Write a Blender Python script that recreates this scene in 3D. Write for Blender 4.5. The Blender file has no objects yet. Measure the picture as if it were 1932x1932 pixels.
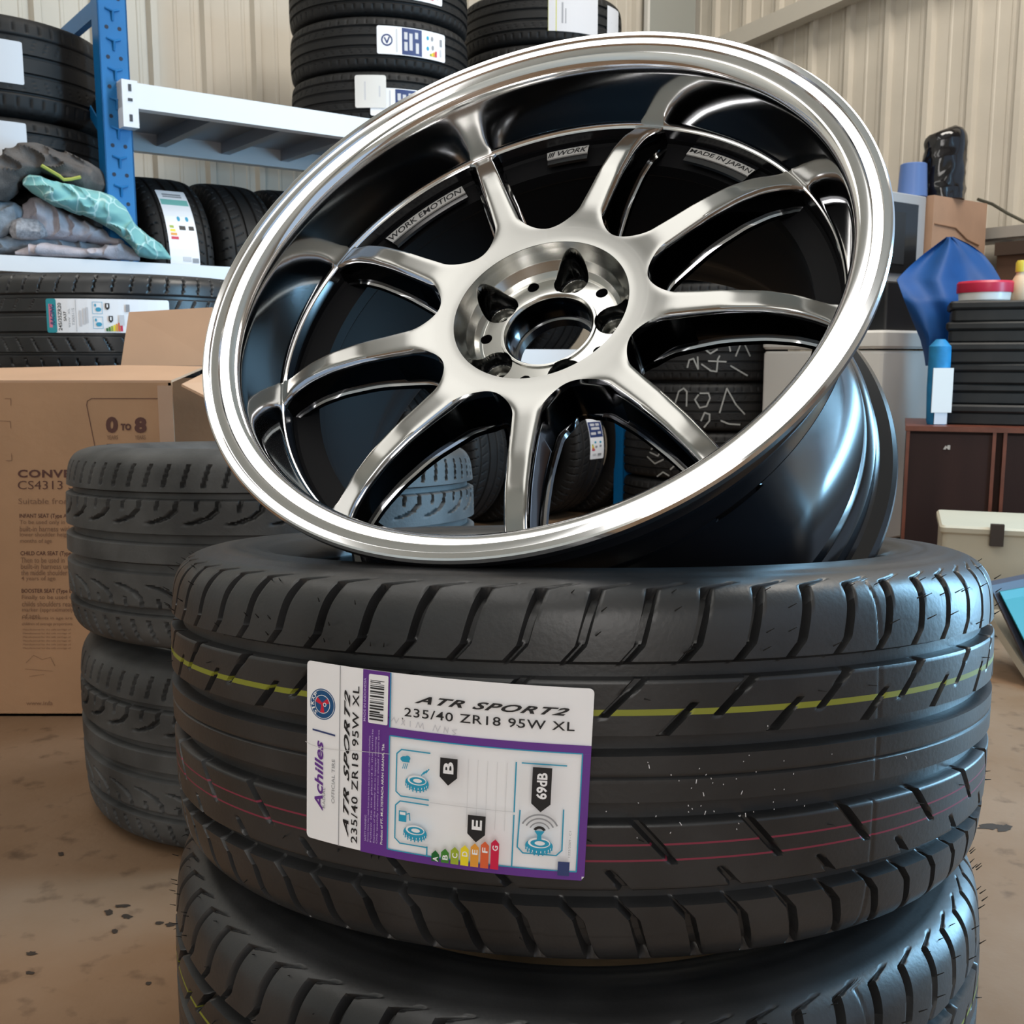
import bpy, math, random
import numpy as np
from mathutils import Vector, Matrix, noise

# ------------------------------------------------------------------ scene, camera, light
scene = bpy.context.scene
COL = scene.collection
H = 0.634                      # camera height
PITCH = 0.145
FPX = 2000.0                   # focal length in pixels of the 1932 px frame
cam_d = bpy.data.cameras.new('camera')
cam = bpy.data.objects.new('camera', cam_d); COL.objects.link(cam)
cam.location = (0, 0, H)
cam.rotation_euler = (math.pi / 2 - PITCH, 0, 0)
cam_d.sensor_width = 36; cam_d.sensor_fit = 'HORIZONTAL'
cam_d.lens = 36 * FPX / 1932
cam_d.clip_start = 0.02
cam_d.dof.use_dof = True; cam_d.dof.focus_distance = 0.72; cam_d.dof.aperture_fstop = 34
scene.camera = cam

vs = scene.view_settings
vs.view_transform = 'Standard'; vs.look = 'None'; vs.gamma = 1; vs.use_curve_mapping = False
vs.exposure = 0.34

w = bpy.data.worlds.new('world'); scene.world = w; w.use_nodes = True
bg = w.node_tree.nodes['Background']
bg.inputs[0].default_value = (0.62, 0.78, 1.0, 1); bg.inputs[1].default_value = 0.6

UX, UY = 0.7971, 0.6038        # along the back wall, to the right
U = Vector((UX, UY, 0)); V = Vector((-UY, UX, 0))   # V: into the back wall
P0 = Vector((-1.07, 3.0, 0))   # front post of the rack
def rk(t, v, z): return P0 + U * t + V * v + Vector((0, 0, z))
ROOM_A = math.atan2(UY, UX)

def area(name, loc, target, sx, sy, power, col):
    d = bpy.data.lights.new(name, 'AREA'); d.shape = 'RECTANGLE'; d.size = sx; d.size_y = sy
    d.energy = power; d.color = col
    o = bpy.data.objects.new(name, d); COL.objects.link(o)
    o.location = loc
    o.rotation_euler = (Vector(target) - Vector(loc)).to_track_quat('-Z', 'Y').to_euler()
    return o
# daylight through the big front doorway (behind the camera) and the side roller door
area('doorway_daylight', (-1.2, -3.0, 1.75), (-.6, 0.6, 1.2), 4.0, 2.7, 145, (1.0, 0.96, 0.92))
area('side_door_daylight', (2.55, 1.70, 1.10), (0.4, 0.75, 0.7), 0.5, 2.0, 95, (0.34, 0.69, 1.0))
for rx_, rp_ in ((-2.75, 27), (-0.95, 31)):
    area('roof_light_daylight', (rx_, 0.6, 3.95), (rx_, 0.6, 0), 0.9, 4.4, rp_, (1.0, 0.975, 0.935))  # unseen overhead strips, added for gradients on the wheel's metal
area('skylight_daylight', (1.3, 2.6, 3.9), (0.9, 3.0, 0), 1.0, 3.2, 130, (1.0, 0.94, 0.85))  # unseen overhead lamp, added to brighten the back wall

# ------------------------------------------------------------------ helpers
def cam_dir(px, py):
    c, s = math.cos(PITCH), math.sin(PITCH)
    x = (px - 966) / FPX; y = -(py - 966) / FPX
    return Vector((x, c + y * s, y * c - s))
def at(px, py, Y):
    d = cam_dir(px, py); return Vector((0, 0, H)) + d * (Y / d.y)

MATS = {}
def mat(name, col=(0.5, 0.5, 0.5), rough=0.5, metal=0.0, spec=0.5, var=0.0, vscale=20.0, bump=0.0, bscale=60.0,
        coat=0.0, col2=None, stretch=None, aniso=0.0):
    if name in MATS: return MATS[name]
    m = bpy.data.materials.new(name); m.use_nodes = True
    nt = m.node_tree; b = nt.nodes['Principled BSDF']
    b.inputs['Base Color'].default_value = (*col, 1); b.inputs['Roughness'].default_value = rough
    b.inputs['Metallic'].default_value = metal; b.inputs['Specular IOR Level'].default_value = spec
    b.inputs['Coat Weight'].default_value = coat
    if aniso: b.inputs['Anisotropic'].default_value = aniso
    if var or bump:
        tc = nt.nodes.new('ShaderNodeTexCoord'); src = tc.outputs['Object']
        if stretch:
            mp = nt.nodes.new('ShaderNodeMapping'); mp.inputs['Scale'].default_value = stretch
            nt.links.new(src, mp.inputs[0]); src = mp.outputs[0]
    if var:
        n = nt.nodes.new('ShaderNodeTexNoise'); n.inputs['Scale'].default_value = vscale; n.inputs['Detail'].default_value = 6
        nt.links.new(src, n.inputs['Vector'])
        r = nt.nodes.new('ShaderNodeValToRGB')
        a = col; c2 = col2 or tuple(min(1, c * (1 + var)) for c in col); c1 = col if col2 else tuple(c * (1 - var) for c in col)
        r.color_ramp.elements[0].position = 0.35; r.color_ramp.elements[1].position = 0.68
        r.color_ramp.elements[0].color = (*c1, 1); r.color_ramp.elements[1].color = (*c2, 1)
        nt.links.new(n.outputs[0], r.inputs[0]); nt.links.new(r.outputs[0], b.inputs['Base Color'])
    if bump:
        n2 = nt.nodes.new('ShaderNodeTexNoise'); n2.inputs['Scale'].default_value = bscale; n2.inputs['Detail'].default_value = 4
        nt.links.new(src, n2.inputs['Vector'])
        bp = nt.nodes.new('ShaderNodeBump'); bp.inputs['Strength'].default_value = bump; bp.inputs['Distance'].default_value = 0.01
        nt.links.new(n2.outputs[0], bp.inputs['Height']); nt.links.new(bp.outputs[0], b.inputs['Normal'])
    MATS[name] = m; return m

def np_mesh(name, V_, F_, mats, midx=None, smooth=30):
    me = bpy.data.meshes.new(name)
    V_ = np.asarray(V_, dtype=np.float32).reshape(-1, 3)
    if isinstance(F_, np.ndarray) and F_.ndim == 2:
        n, k = F_.shape
        me.vertices.add(len(V_)); me.vertices.foreach_set('co', V_.ravel())
        me.loops.add(n * k); me.loops.foreach_set('vertex_index', F_.astype(np.int32).ravel())
        me.polygons.add(n); me.polygons.foreach_set('loop_start', np.arange(0, n * k, k, dtype=np.int32))
    else:
        me.from_pydata([tuple(v) for v in V_.tolist()], [], [tuple(int(i) for i in f) for f in F_])
    for m in (mats if isinstance(mats, (list, tuple)) else [mats]): me.materials.append(m)
    if midx is not None: me.polygons.foreach_set('material_index', np.asarray(midx, dtype=np.int32))
    me.update(calc_edges=True)
    if smooth:
        me.polygons.foreach_set('use_smooth', np.ones(len(me.polygons), dtype=bool))
        me.set_sharp_from_angle(angle=math.radians(smooth))
    me.validate()
    return me
def link(name, me, parent=None, loc=None, rot=None):
    o = bpy.data.objects.new(name, me); COL.objects.link(o)
    if parent is not None: o.parent = parent
    if loc is not None: o.location = loc
    if rot is not None: o.rotation_euler = rot
    return o
def tag(o, label=None, cat=None, group=None, kind=None):
    if label: o['label'] = label
    if cat: o['category'] = cat
    if group: o['group'] = group
    if kind: o['kind'] = kind
    return o
def thing(name, label, cat, loc=(0, 0, 0), rot=(0, 0, 0), group=None):
    o = bpy.data.objects.new(name, None); COL.objects.link(o); o.empty_display_size = 0.05
    o.location = loc; o.rotation_euler = rot
    return tag(o, label, cat, group)
def copy_tree(o, parent=None):
    c = o.copy(); COL.objects.link(c); c.parent = parent
    for ch in list(o.children): copy_tree(ch, c)
    return c

def rebase(o, point, rz=0.0):
    """put the thing's empty at a base point and turn the whole thing about it"""
    p = Vector(point)
    for ch in o.children: ch.location = ch.location - p
    o.location = p; o.rotation_euler = (0, 0, math.radians(rz))

class MB:
    """collects boxes, bars, lathes and grids into one mesh"""
    def __init__(s): s.v = []; s.f = []; s.m = []
    def add(s, vs_, fs, mi=0):
        b = len(s.v); s.v += [tuple(v) for v in vs_]; s.f += [tuple(i + b for i in f) for f in fs]; s.m += [mi] * len(fs); return s
    def box(s, lo, hi, mi=0, M=None):
        x0, y0, z0 = lo; x1, y1, z1 = hi
        vs_ = [(x0,y0,z0),(x1,y0,z0),(x1,y1,z0),(x0,y1,z0),(x0,y0,z1),(x1,y0,z1),(x1,y1,z1),(x0,y1,z1)]
        if M is not None: vs_ = [M @ Vector(v) for v in vs_]
        return s.add(vs_, [(0,3,2,1),(4,5,6,7),(0,1,5,4),(1,2,6,5),(2,3,7,6),(3,0,4,7)], mi)
    def rbox(s, lo, hi, r, mi=0, M=None, seg=3):
        """box with rounded vertical edges and chamfered top/bottom"""
        x0, y0, z0 = lo; x1, y1, z1 = hi; ring = []
        for cx, cy, a0 in ((x1-r,y0+r,-90),(x1-r,y1-r,0),(x0+r,y1-r,90),(x0+r,y0+r,180)):
            for k in range(seg+1):
                a = math.radians(a0 + 90*k/seg); ring.append((cx, cy, math.cos(a), math.sin(a)))
        n = len(ring); lv = []
        c = r*0.35
        for z, rr in ((z0, r-c),(z0+c, r),(z1-c, r),(z1, r-c)):
            lv += [(cx+rr*ca, cy+rr*sa, z) for cx,cy,ca,sa in ring]
        if M is not None: lv = [M @ Vector(v) for v in lv]
        fs = [(l*n+i, l*n+(i+1)%n, (l+1)*n+(i+1)%n, (l+1)*n+i) for l in range(3) for i in range(n)]
        fs += [tuple(range(n-1,-1,-1)), tuple(3*n+i for i in range(n))]
        return s.add(lv, fs, mi)
    def prism(s, pts, d, mi=0, M=None):
        """polygon in xy, extruded 0..d in z"""
        n = len(pts); vs_ = [(x,y,0) for x,y in pts] + [(x,y,d) for x,y in pts]
        if M is not None: vs_ = [M @ Vector(v) for v in vs_]
        return s.add(vs_, [tuple(range(n-1,-1,-1)), tuple(range(n,2*n))] + [(i,(i+1)%n,n+(i+1)%n,n+i) for i in range(n)], mi)
    def tube(s, pts, r, n=8, mi=0):
        P = [Vector(p) for p in pts]; vs_ = []; fs = []
        for i, p in enumerate(P):
            t = (P[min(i+1,len(P)-1)] - P[max(i-1,0)]).normalized()
            a = t.orthogonal().normalized() if i == 0 else (a - t*a.dot(t)).normalized()
            b = t.cross(a); rr = r[i] if isinstance(r, (list, tuple)) else r
            vs_ += [p + (a*math.cos(2*math.pi*k/n) + b*math.sin(2*math.pi*k/n))*rr for k in range(n)]
        for i in range(len(P)-1):
            fs += [(i*n+k, i*n+(k+1)%n, (i+1)*n+(k+1)%n, (i+1)*n+k) for k in range(n)]
        fs += [tuple(range(n-1,-1,-1)), tuple((len(P)-1)*n+k for k in range(n))]
        return s.add(vs_, fs, mi)
    def lathe(s, prof, n=64, mi=0, M=None, closed=False):
        vs_ = []; fs = []
        for r, z in prof:
            vs_ += [(r*math.cos(2*math.pi*k/n), r*math.sin(2*math.pi*k/n), z) for k in range(n)]
        if M is not None: vs_ = [M @ Vector(v) for v in vs_]
        L = len(prof)
        for i in range(L if closed else L-1):
            j = (i+1) % L
            fs += [(i*n+k, i*n+(k+1)%n, j*n+(k+1)%n, j*n+k) for k in range(n)]
        if not closed:
            fs += [tuple(range(n-1,-1,-1)), tuple((L-1)*n+k for k in range(n))]
        return s.add(vs_, fs, mi)
    def build(s, name, mats, parent=None, smooth=30, loc=None, rot=None):
        return link(name, np_mesh(name, s.v, s.f, mats, s.m, smooth), parent, loc, rot)

# ------------------------------------------------------------------ printed art (labels, plaques, box printing)
_tx = {}
def text2d(body, bold=0.0, shear=0.0, spacing=1.0):
    k = (body, bold, shear, spacing)
    if k in _tx: return _tx[k]
    c = bpy.data.curves.new('t', 'FONT'); c.body = body; c.offset = bold; c.shear = shear; c.space_character = spacing
    c.resolution_u = 3; c.fill_mode = 'FRONT'
    o = bpy.data.objects.new('t', c); COL.objects.link(o)
    bpy.context.view_layer.update()
    me = o.evaluated_get(bpy.context.evaluated_depsgraph_get()).to_mesh()
    v = np.array([[p.co.x, p.co.y] for p in me.vertices]); f = [tuple(p.vertices) for p in me.polygons]
    o.to_mesh_clear() if False else None
    bpy.data.objects.remove(o); bpy.data.curves.remove(c)
    v -= v.min(0); v /= np.maximum(v.max(0), 1e-6)
    _tx[k] = (v, f); return _tx[k]

class Art:
    """flat print in (x right, y DOWN) label units; build() maps it on a surface through fn(x, y, lift)"""
    def __init__(s): s.items = {}; s.n = 0
    def _put(s, part, v, f, m):
        s.n += 1; s.items.setdefault(part, []).append((np.asarray(v, float), f, m, s.n))
    def rect(s, part, x0, y0, x1, y1, m, nx=1):
        v = []; f = []
        for i in range(nx+1):
            x = x0 + (x1-x0)*i/nx; v += [(x, y0), (x, y1)]
            if i: f.append((2*i-2, 2*i-1, 2*i+1, 2*i))
        s._put(part, v, f, m)
    def rrect(s, part, x0, y0, x1, y1, r, m, nx=12):
        v = []; f = []; xs = sorted(set([x0 + r*(1-math.cos(math.pi*i/8)) for i in range(5)] + [x1 - r*(1-math.cos(math.pi*i/8)) for i in range(5)] + [x0+r+(x1-x0-2*r)*i/nx for i in range(nx+1)]))
        for i, x in enumerate(xs):
            d = max(0, r-(x-x0), r-(x1-x)); e = r - math.sqrt(max(0, r*r-d*d))
            v += [(x, y0+e), (x, y1-e)]
            if i: f.append((2*i-2, 2*i-1, 2*i+1, 2*i))
        s._put(part, v, f, m)
    def poly(s, part, pts, m): s._put(part, pts, [tuple(range(len(pts)-1,-1,-1))], m)
    def disc(s, part, cx, cy, rx, ry, m, r0=0.0, a0=0, a1=360, n=40):
        v = []; f = []
        for i in range(n+1):
            a = math.radians(a0+(a1-a0)*i/n); c, q = math.cos(a), math.sin(a)
            v += [(cx+rx*c, cy+ry*q), (cx+rx*r0*c, cy+ry*r0*q)]
            if i: f.append((2*i-2, 2*i, 2*i+1, 2*i-1))
        s._put(part, v, f, m)
    def line(s, part, pts, wd, m):
        for (ax, ay), (bx, by) in zip(pts[:-1], pts[1:]):
            l = math.hypot(bx-ax, by-ay) or 1; nx, ny = -(by-ay)/l*wd/2, (bx-ax)/l*wd/2; ex, ey = (bx-ax)/l*wd*.3, (by-ay)/l*wd*.3
            s._put(part, [(ax+nx-ex, ay+ny-ey), (ax-nx-ex, ay-ny-ey), (bx-nx+ex, by-ny+ey), (bx+nx+ex, by+ny+ey)], [(0,3,2,1)], m)
    def text(s, part, body, x0, y0, x1, y1, m, rot=0, bold=0.0, shear=0.0, spacing=1.0):
        """fill the box; rot=90 reads bottom to top, -90 top to bottom"""
        v, f = text2d(body, bold, shear, spacing)
        if rot == 0: P = np.stack([x0+(x1-x0)*v[:,0], y1-(y1-y0)*v[:,1]], 1)
        elif rot == 90: P = np.stack([x1-(x1-x0)*v[:,1]*-1-(x1-x0), y1-(y1-y0)*v[:,0]], 1); P[:,0] = x1-(x1-x0)*(v[:,1]) ; P[:,0] = x0+(x1-x0)*(1-v[:,1])
        elif rot == 180: P = np.stack([x1-(x1-x0)*v[:,0], y0+(y1-y0)*v[:,1]], 1)
        else: P = np.stack([x0+(x1-x0)*v[:,1], y0+(y1-y0)*v[:,0]], 1)
        s._put(part, P, f, m)
    def build(s, fn, parent, lift=0.00012, base=0.0003, first=None):
        made = {}
        for part, its in s.items.items():
            vs_, fs, mi, ms = [], [], [], []
            for v, f, m, n in its:
                b = len(vs_)
                vs_ += [fn(x, y, base + lift*n) for x, y in v]; fs += [tuple(i+b for i in q) for q in f]
                if m not in ms: ms.append(m)
                mi += [ms.index(m)]*len(f)
            par = parent if (first is None or part == first) else made[first]
            nm = part.split('#')[0]
            me = np_mesh(nm, vs_, fs, ms, mi, 0)
            made[part] = link(nm, me, par)
        return made

# ------------------------------------------------------------------ materials
RUB = mat('tyre_rubber', (0.023, 0.023, 0.024), 0.38, 0, 0.5, 0.35, 14, 0.03, 300)
RUBW = mat('worn_rubber', (0.058, 0.058, 0.058), 0.6, 0, 0.4, 0.45, 12, 0.06, 300)
RUBB = mat('dark_rubber', (0.013, 0.0125, 0.0125), 0.6, 0, 0.3, 0.2, 20)
M_Y = mat('yellow_line', (0.21, 0.22, 0.02), 0.6); M_R = mat('red_line', (0.20, 0.02, 0.045), 0.6)
WHITE = mat('label_white', (0.90, 0.89, 0.91), 0.42, 0, 0.5)
LGREY = mat('label_grey', (0.62, 0.61, 0.63), 0.5); MGREY = mat('label_mid_grey', (0.3, 0.3, 0.32), 0.5)
BLACK = mat('print_black', (0.012, 0.012, 0.014), 0.5); PURPLE = mat('print_purple', (0.13, 0.035, 0.27), 0.45)
CYAN = mat('print_cyan', (0.02, 0.33, 0.52), 0.45); NAVY = mat('print_navy', (0.03, 0.05, 0.16), 0.45)
PSG = mat('print_blue', (0.01, 0.08, 0.22), 0.45); RED = mat('print_red', (0.62, 0.02, 0.05), 0.45)
LILAC = mat('print_lilac', (0.55, 0.42, 0.72), 0.5); TEALP = mat('print_teal', (0.02, 0.30, 0.36), 0.45)
ARROW = [mat('arrow_'+n, c, 0.45) for n, c in zip('abcdefg', [(0.01,0.13,0.03),(0.05,0.22,0.03),(0.33,0.42,0.03),(0.85,0.68,0.02),(0.78,0.33,0.04),(0.72,0.12,0.04),(0.62,0.01,0.06)])]
PINKP = mat('print_pink', (0.75, 0.2, 0.3), 0.5)
CHALK = mat('chalk', (0.30, 0.30, 0.285), 0.9)

POL = mat('polished_lip', (0.80, 0.80, 0.81), 0.09, 1.0, 0.5, 0.0, 1, 0.0)
BRUSH = mat('brushed_face', (0.295, 0.293, 0.28), 0.20, 1.0)
CHROME = mat('bevel_chrome', (0.55, 0.56, 0.58), 0.10, 1.0)
DKCH = mat('dark_chrome', (0.045, 0.046, 0.05), 0.16, 1.0, 0.5, coat=0.3)
BLKM = mat('satin_black', (0.008, 0.008, 0.010), 0.22, 0.0, 0.6)

# ------------------------------------------------------------------ tyres
def sm(d, wdt, e=0.0011): return np.clip((wdt/2 - np.abs(d))/e + 0.5, 0, 1)
def lat(S, X, pitch, sp, xp, wp, depth, ph=0.0):
    """lateral groove: centre line x0(s), width w(s)"""
    sp = np.asarray(sp, float); x0 = np.interp(S, sp, xp); ww = np.interp(S, sp, wp)
    g = np.gradient(np.interp(np.linspace(sp[0], sp[-1], 200), sp, xp), (sp[-1]-sp[0])/199)
    sl = np.interp(S, np.linspace(sp[0], sp[-1], 200), g)
    d = np.mod(X - ph - x0 + pitch/2, pitch) - pitch/2
    end = np.clip((S - sp[0])/0.0012 + 0.5, 0, 1)*np.clip((sp[-1] - S)/0.0012 + 0.5, 0, 1)
    return depth*sm(d/np.sqrt(1+sl*sl), ww)*end
def circ(S, grooves):
    D = np.zeros_like(S)
    for c, wd, dp in grooves: D = np.maximum(D, dp*sm(S-c, wd))
    return D

def pat_sport(S, X, R, W, sc=1.0):
    P = 2*math.pi*R/64; P2 = 2*P
    D = circ(S, [(.0650,.0088,.0090),(.0237,.0092,.0090),(-.0150,.0115,.0090),(-.0650,.0088,.0090),(.0052,.0014,.0016)])
    D = np.maximum(D, circ(np.abs(S), [(.1285,.0045,.0007),(.152,.006,.0008),(.168,.004,.0008)]))
    for sg in (1, -1):
        D = np.maximum(D, lat(sg*S, X, P, [.067,.0785,.080,.112,.1135],[0,.0105,.0112,.0195,.0200],[.0022,.0026,.0050,.0056,.003], .0078))
        D = np.maximum(D, lat(sg*S, X, P, [.1125,.1175],[.0200,.0375],[.0016,.0012], .0016))
    D = np.maximum(D, lat(S, X, P2, [.040,.062],[-.0245,-.003],[.0026,.0046], .0072, P*.5))
    D = np.maximum(D, lat(S, X, P2, [.027,.047],[-.0003,.0193],[.0046,.0024], .0072, P*.5+.006))
    D = np.maximum(D, lat(-S, X, P2, [.0195,.0440],[0,.0222],[.0046,.0028], .0072, P*.3))
    D = np.maximum(D, lat(-S, X, P2, [.0490,.0620],[-.0118,0],[.0024,.0046], .0072, P*.3-.002))
    D = np.maximum(D, .0008*sm(X - .163, .0016, .0014)*(np.abs(S) < .118))
    return D
def shear_sport(S):
    a = np.abs(S)
    up = np.where(a > .065, np.interp(a, [.067,.0785,.080,.112,.1135,.1175], [0,.0105,.0112,.0195,.0200,.0375]), 0)
    mid = np.where(S > 0, np.interp(S, [.0237,.065], [-.0405,0]), np.interp(-S, [.0165,.065], [-.0440,0]))
    mid = np.where(np.abs(S) < .0160, np.interp(S, [-.0160,.0160], [-.0440,-.0405]), mid)
    return np.where(a > .065, up, mid)
def pat_hook(S, X, R, W):
    P = 2*math.pi*R/34
    D = circ(S, [(.0700,.009,.009),(.0170,.012,.010),(-.0200,.012,.010),(-.0740,.010,.010)])
    for sg, o in ((1, 0), (-1, .004)):
        D = np.maximum(D, lat(sg*S, X, P, [.036+o,.0395+o,.045+o,.053+o,.068+o],[-.043,-.028,-.013,-.003,0],[.002,.0035,.0045,.005,.005], .0075))
        D = np.maximum(D, lat(sg*S, X, P, [.052+o,.068+o],[-.003,0],[.0036,.0042], .007, P/2))
        D = np.maximum(D, lat(sg*S, X, P/2, [.081+o,.109+o],[-.004,.003],[.0048,.0036], .007, P*.2))
    return D
def pat_rib(S, X, R, W):
    P = 2*math.pi*R/60; k = W/0.2
    D = circ(S, [(.055*k,.007,.006),(.018*k,.008,.006),(-.018*k,.008,.006),(-.055*k,.007,.006)])
    for sg in (1, -1):
        D = np.maximum(D, lat(sg*S, X, P, [.064*k,.102*k],[0,.003],[.0028,.0034], .004))
        D = np.maximum(D, lat(sg*S, X, P, [.026*k,.048*k],[-.008,.004],[.0016,.002], .003, P*.4))
    return D
def pat_wide(S, X, R, W):
    P = 2*math.pi*R/56
    D = circ(S, [(.062,.009,.006),(.024,.009,.006),(-.018,.009,.006),(-.060,.006,.005)])
    for sg in (1, -1):
        D = np.maximum(D, lat(sg*S, X, P, [.070,.112],[0,.010],[.0024,.0046], .005))
    D = np.maximum(D, lat(S, X, P, [.036,.057],[0,.012],[.002,.003], .004, P*.5))
    D = np.maximum(D, lat(-S, X, P, [.026,.054],[0,.014],[.002,.003], .004, P*.5))
    return D

def profile(R, rb, W, n_tread, n_side):
    k = W/0.234; q = (R-rb)/0.094
    half = [(0,0),(.0006,.05),(.0022,.075),(.0046,.092),(.0085,.1015),(.0150,.1085),(.024,.1130),(.036,.1160),(.050,.1170),(.064,.1160),(.076,.1125),(.086,.1070),(.092,.1010),(.094,.0940)]
    pts = [(R - d*(q if i > 5 else 1), z*k) for i, (d, z) in enumerate(half)]
    full = [(r, -z) for r, z in pts[:0:-1]] + pts
    full = np.array(full)
    # Catmull-Rom resample, then arc length
    dense = []
    for i in range(len(full)-1):
        p0 = full[max(i-1,0)]; p1 = full[i]; p2 = full[i+1]; p3 = full[min(i+2,len(full)-1)]
        for t in np.linspace(0,1,24,endpoint=False):
            dense.append(0.5*((2*p1)+(-p0+p2)*t+(2*p0-5*p1+4*p2-p3)*t*t+(-p0+3*p1-3*p2+p3)*t**3))
    dense.append(full[-1]); dense = np.array(dense)
    s = np.concatenate([[0], np.cumsum(np.hypot(*np.diff(dense, axis=0).T))]); s -= s[-1]/2
    st = 0.122*k; S_end = s[-1]
    rows = np.concatenate([np.linspace(-S_end,-st,n_side,endpoint=False), np.linspace(-st,st,n_tread), np.linspace(st,S_end,n_side+1)[1:]])
    r = np.interp(rows, s, dense[:,0]); z = np.interp(rows, s, dense[:,1])
    dr = np.gradient(r, rows); dz = np.gradient(z, rows); l = np.hypot(dr, dz)
    nr, nz = dz/l, -dr/l                      # outward normal
    inn = [(rb+.004*q, .088*k),(R-.070*q,.106*k),(R-.045*q,.108*k),(R-.025,.101*k),(R-.016,.08*k),(R-.0155,.03*k)]
    inn = inn + [(a,-b) for a,b in inn[::-1]]
    return rows, r, z, nr, nz, np.array(inn)

def tyre_mesh(name, R, rb, W, pat, N=720, n_tread=120, n_side=14, mats=None, lines=(), x_off=0.0, warp=None, shear=None):
    S, r, z, nr, nz, inn = profile(R, rb, W, n_tread, n_side)
    th = np.linspace(0, 2*np.pi, N, endpoint=False)
    X = (np.mod(th + math.pi/2 + math.pi, 2*np.pi) - math.pi)*R - x_off
    SS, XX = np.meshgrid(S, X, indexing='ij')
    sh = shear(S) if shear is not None else np.zeros_like(S)
    XX = XX + sh[:,None]; TH = th[None,:] + sh[:,None]/R
    TH = np.vstack([TH, np.repeat(th[None,:], len(inn), 0)])
    D = pat(SS, XX, R, W) if pat else np.zeros_like(SS)
    rr = r[:,None] - D*nr[:,None]; zz = z[:,None] - D*nz[:,None]
    rr = np.vstack([rr, np.repeat(inn[:,:1], N, 1)]); zz = np.vstack([zz, np.repeat(inn[:,1:], N, 1)])
    Vx = np.stack([rr*np.cos(TH), rr*np.sin(TH), zz], -1)
    if warp is not None: Vx = warp(Vx)
    L = rr.shape[0]
    idx = np.arange(L*N).reshape(L, N)
    a = idx; b = np.roll(idx, -1, 1); c = np.roll(b, -1, 0); d = np.roll(a, -1, 0)
    F_ = np.stack([a, b, c, d], -1).reshape(-1, 4)
    mi = np.zeros((L, N), int)
    for (s0, wd, m) in lines:
        row = np.where(np.abs(S - s0) < wd/2)[0]
        for i in row: mi[i][D[i] < 0.0012] = m
    return np_mesh(name, Vx.reshape(-1,3), F_, mats or [RUB], mi.ravel(), 50)

def on_tyre(R, thc, zc, wdt, hgt, PW, PH, rot=0.0, warp=None, vert=False):
    """label map: thc/zc = centre (radians, m); vert: the label's x runs up the tyre width instead"""
    c, s_ = math.cos(rot), math.sin(rot)
    def fn(x, y, lift):
        a = (x/PW - .5)*wdt; b = (.5 - y/PH)*hgt
        a, b = a*c - b*s_, a*s_ + b*c
        t = thc + a/R; rr = R + 0.0006 + lift
        p = (rr*math.cos(t), rr*math.sin(t), zc + b)
        if warp is not None: p = tuple(warp(np.array([[p]]))[0,0])
        return p
    return fn

# small label used on many of the new tyres: x 0..200, y 0..70
def art_blue_label(part='label'):
    a = Art(); p = 'label_print'
    a.rrect(part, 0, 0, 200, 70, 5, WHITE)
    a.disc(p, 26, 35, 15, 15, NAVY); a.disc(p, 26, 35, 11, 11, WHITE); a.line(p, [(20,30),(26,42),(32,28)], 4, NAVY)
    a.rect(p, 50, 6, 54, 64, LGREY)
    a.rect(p, 66, 2, 122, 68, NAVY, 4)
    for k, (x, y0, y1) in enumerate([(72,12,30),(72,36,58),(86,14,56),(102,10,26),(104,36,62)]): a.rect(p, x, y0, x+9, y1, LGREY)
    for x, y in ((140,18),(140,44)): a.disc(p, x, y, 4, 5, CYAN)
    for x, y in ((154,18),(156,40)): a.disc(p, x, y, 4, 6, MGREY)
    for k in range(4): a.rect(p, 146+6*k, 60-3*k-4, 151+6*k, 62, ARROW[[2,3,4,6][k]])
    a.rect(p, 180, 14, 188, 32, MGREY); a.rect(p, 180, 40, 186, 58, LGREY)
    return a

# ---------- hero tyre and the one under it
TX, TY = 0.0517, 0.872
TR, TRB = 0.3235, 0.2290
Z1 = H - 0.268; TILT = -0.112
Z2 = H - 0.487
TOP2 = Z2 + 0.1165
def warp1(Vx):
    """the upper tyre leans back and its far side squashes down on the lower one"""
    o = np.array(Vx, float); y = o[...,1]; zz = o[...,2]
    zw = zz + TILT*y
    floor_ = TOP2 - Z1 - 0.0005
    lo = zz < 0
    k = 0.05
    soft = floor_ + 0.5*((zw-floor_) + np.sqrt((zw-floor_)**2 + (0.012)**2))
    o[...,2] = np.where(zw < floor_ + k, np.maximum(soft, zw*0+floor_), zw)
    return o
hair_r = random.Random(5)
def hairs(parent, R, W, warp, n=130):
    m = MB()
    for i in range(n):
        t = math.radians(hair_r.uniform(-185, 5)); top = hair_r.random() < .75
        s = hair_r.choice([.112,.106,.098,.085,.075]) if top else hair_r.choice([.05,.035,-.03,-.05,-.09])
        k = max(0, s-.092); r_ = R - 14*k*k*5 - .0008; z_ = min(s, .1085)
        p = np.array([[(r_*math.cos(t), r_*math.sin(t), z_)]]); q = np.array([[((r_+.0042)*math.cos(t+.008), (r_+.0042)*math.sin(t+.008), z_ + (.003 if top else 0))]])
        if warp is not None: p, q = warp(p), warp(q)
        m.tube([p[0,0], q[0,0]], [.00045,.0002], 4)
    o = m.build('vent_hairs', RUBB, parent); tag(o, kind='stuff'); return o

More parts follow.
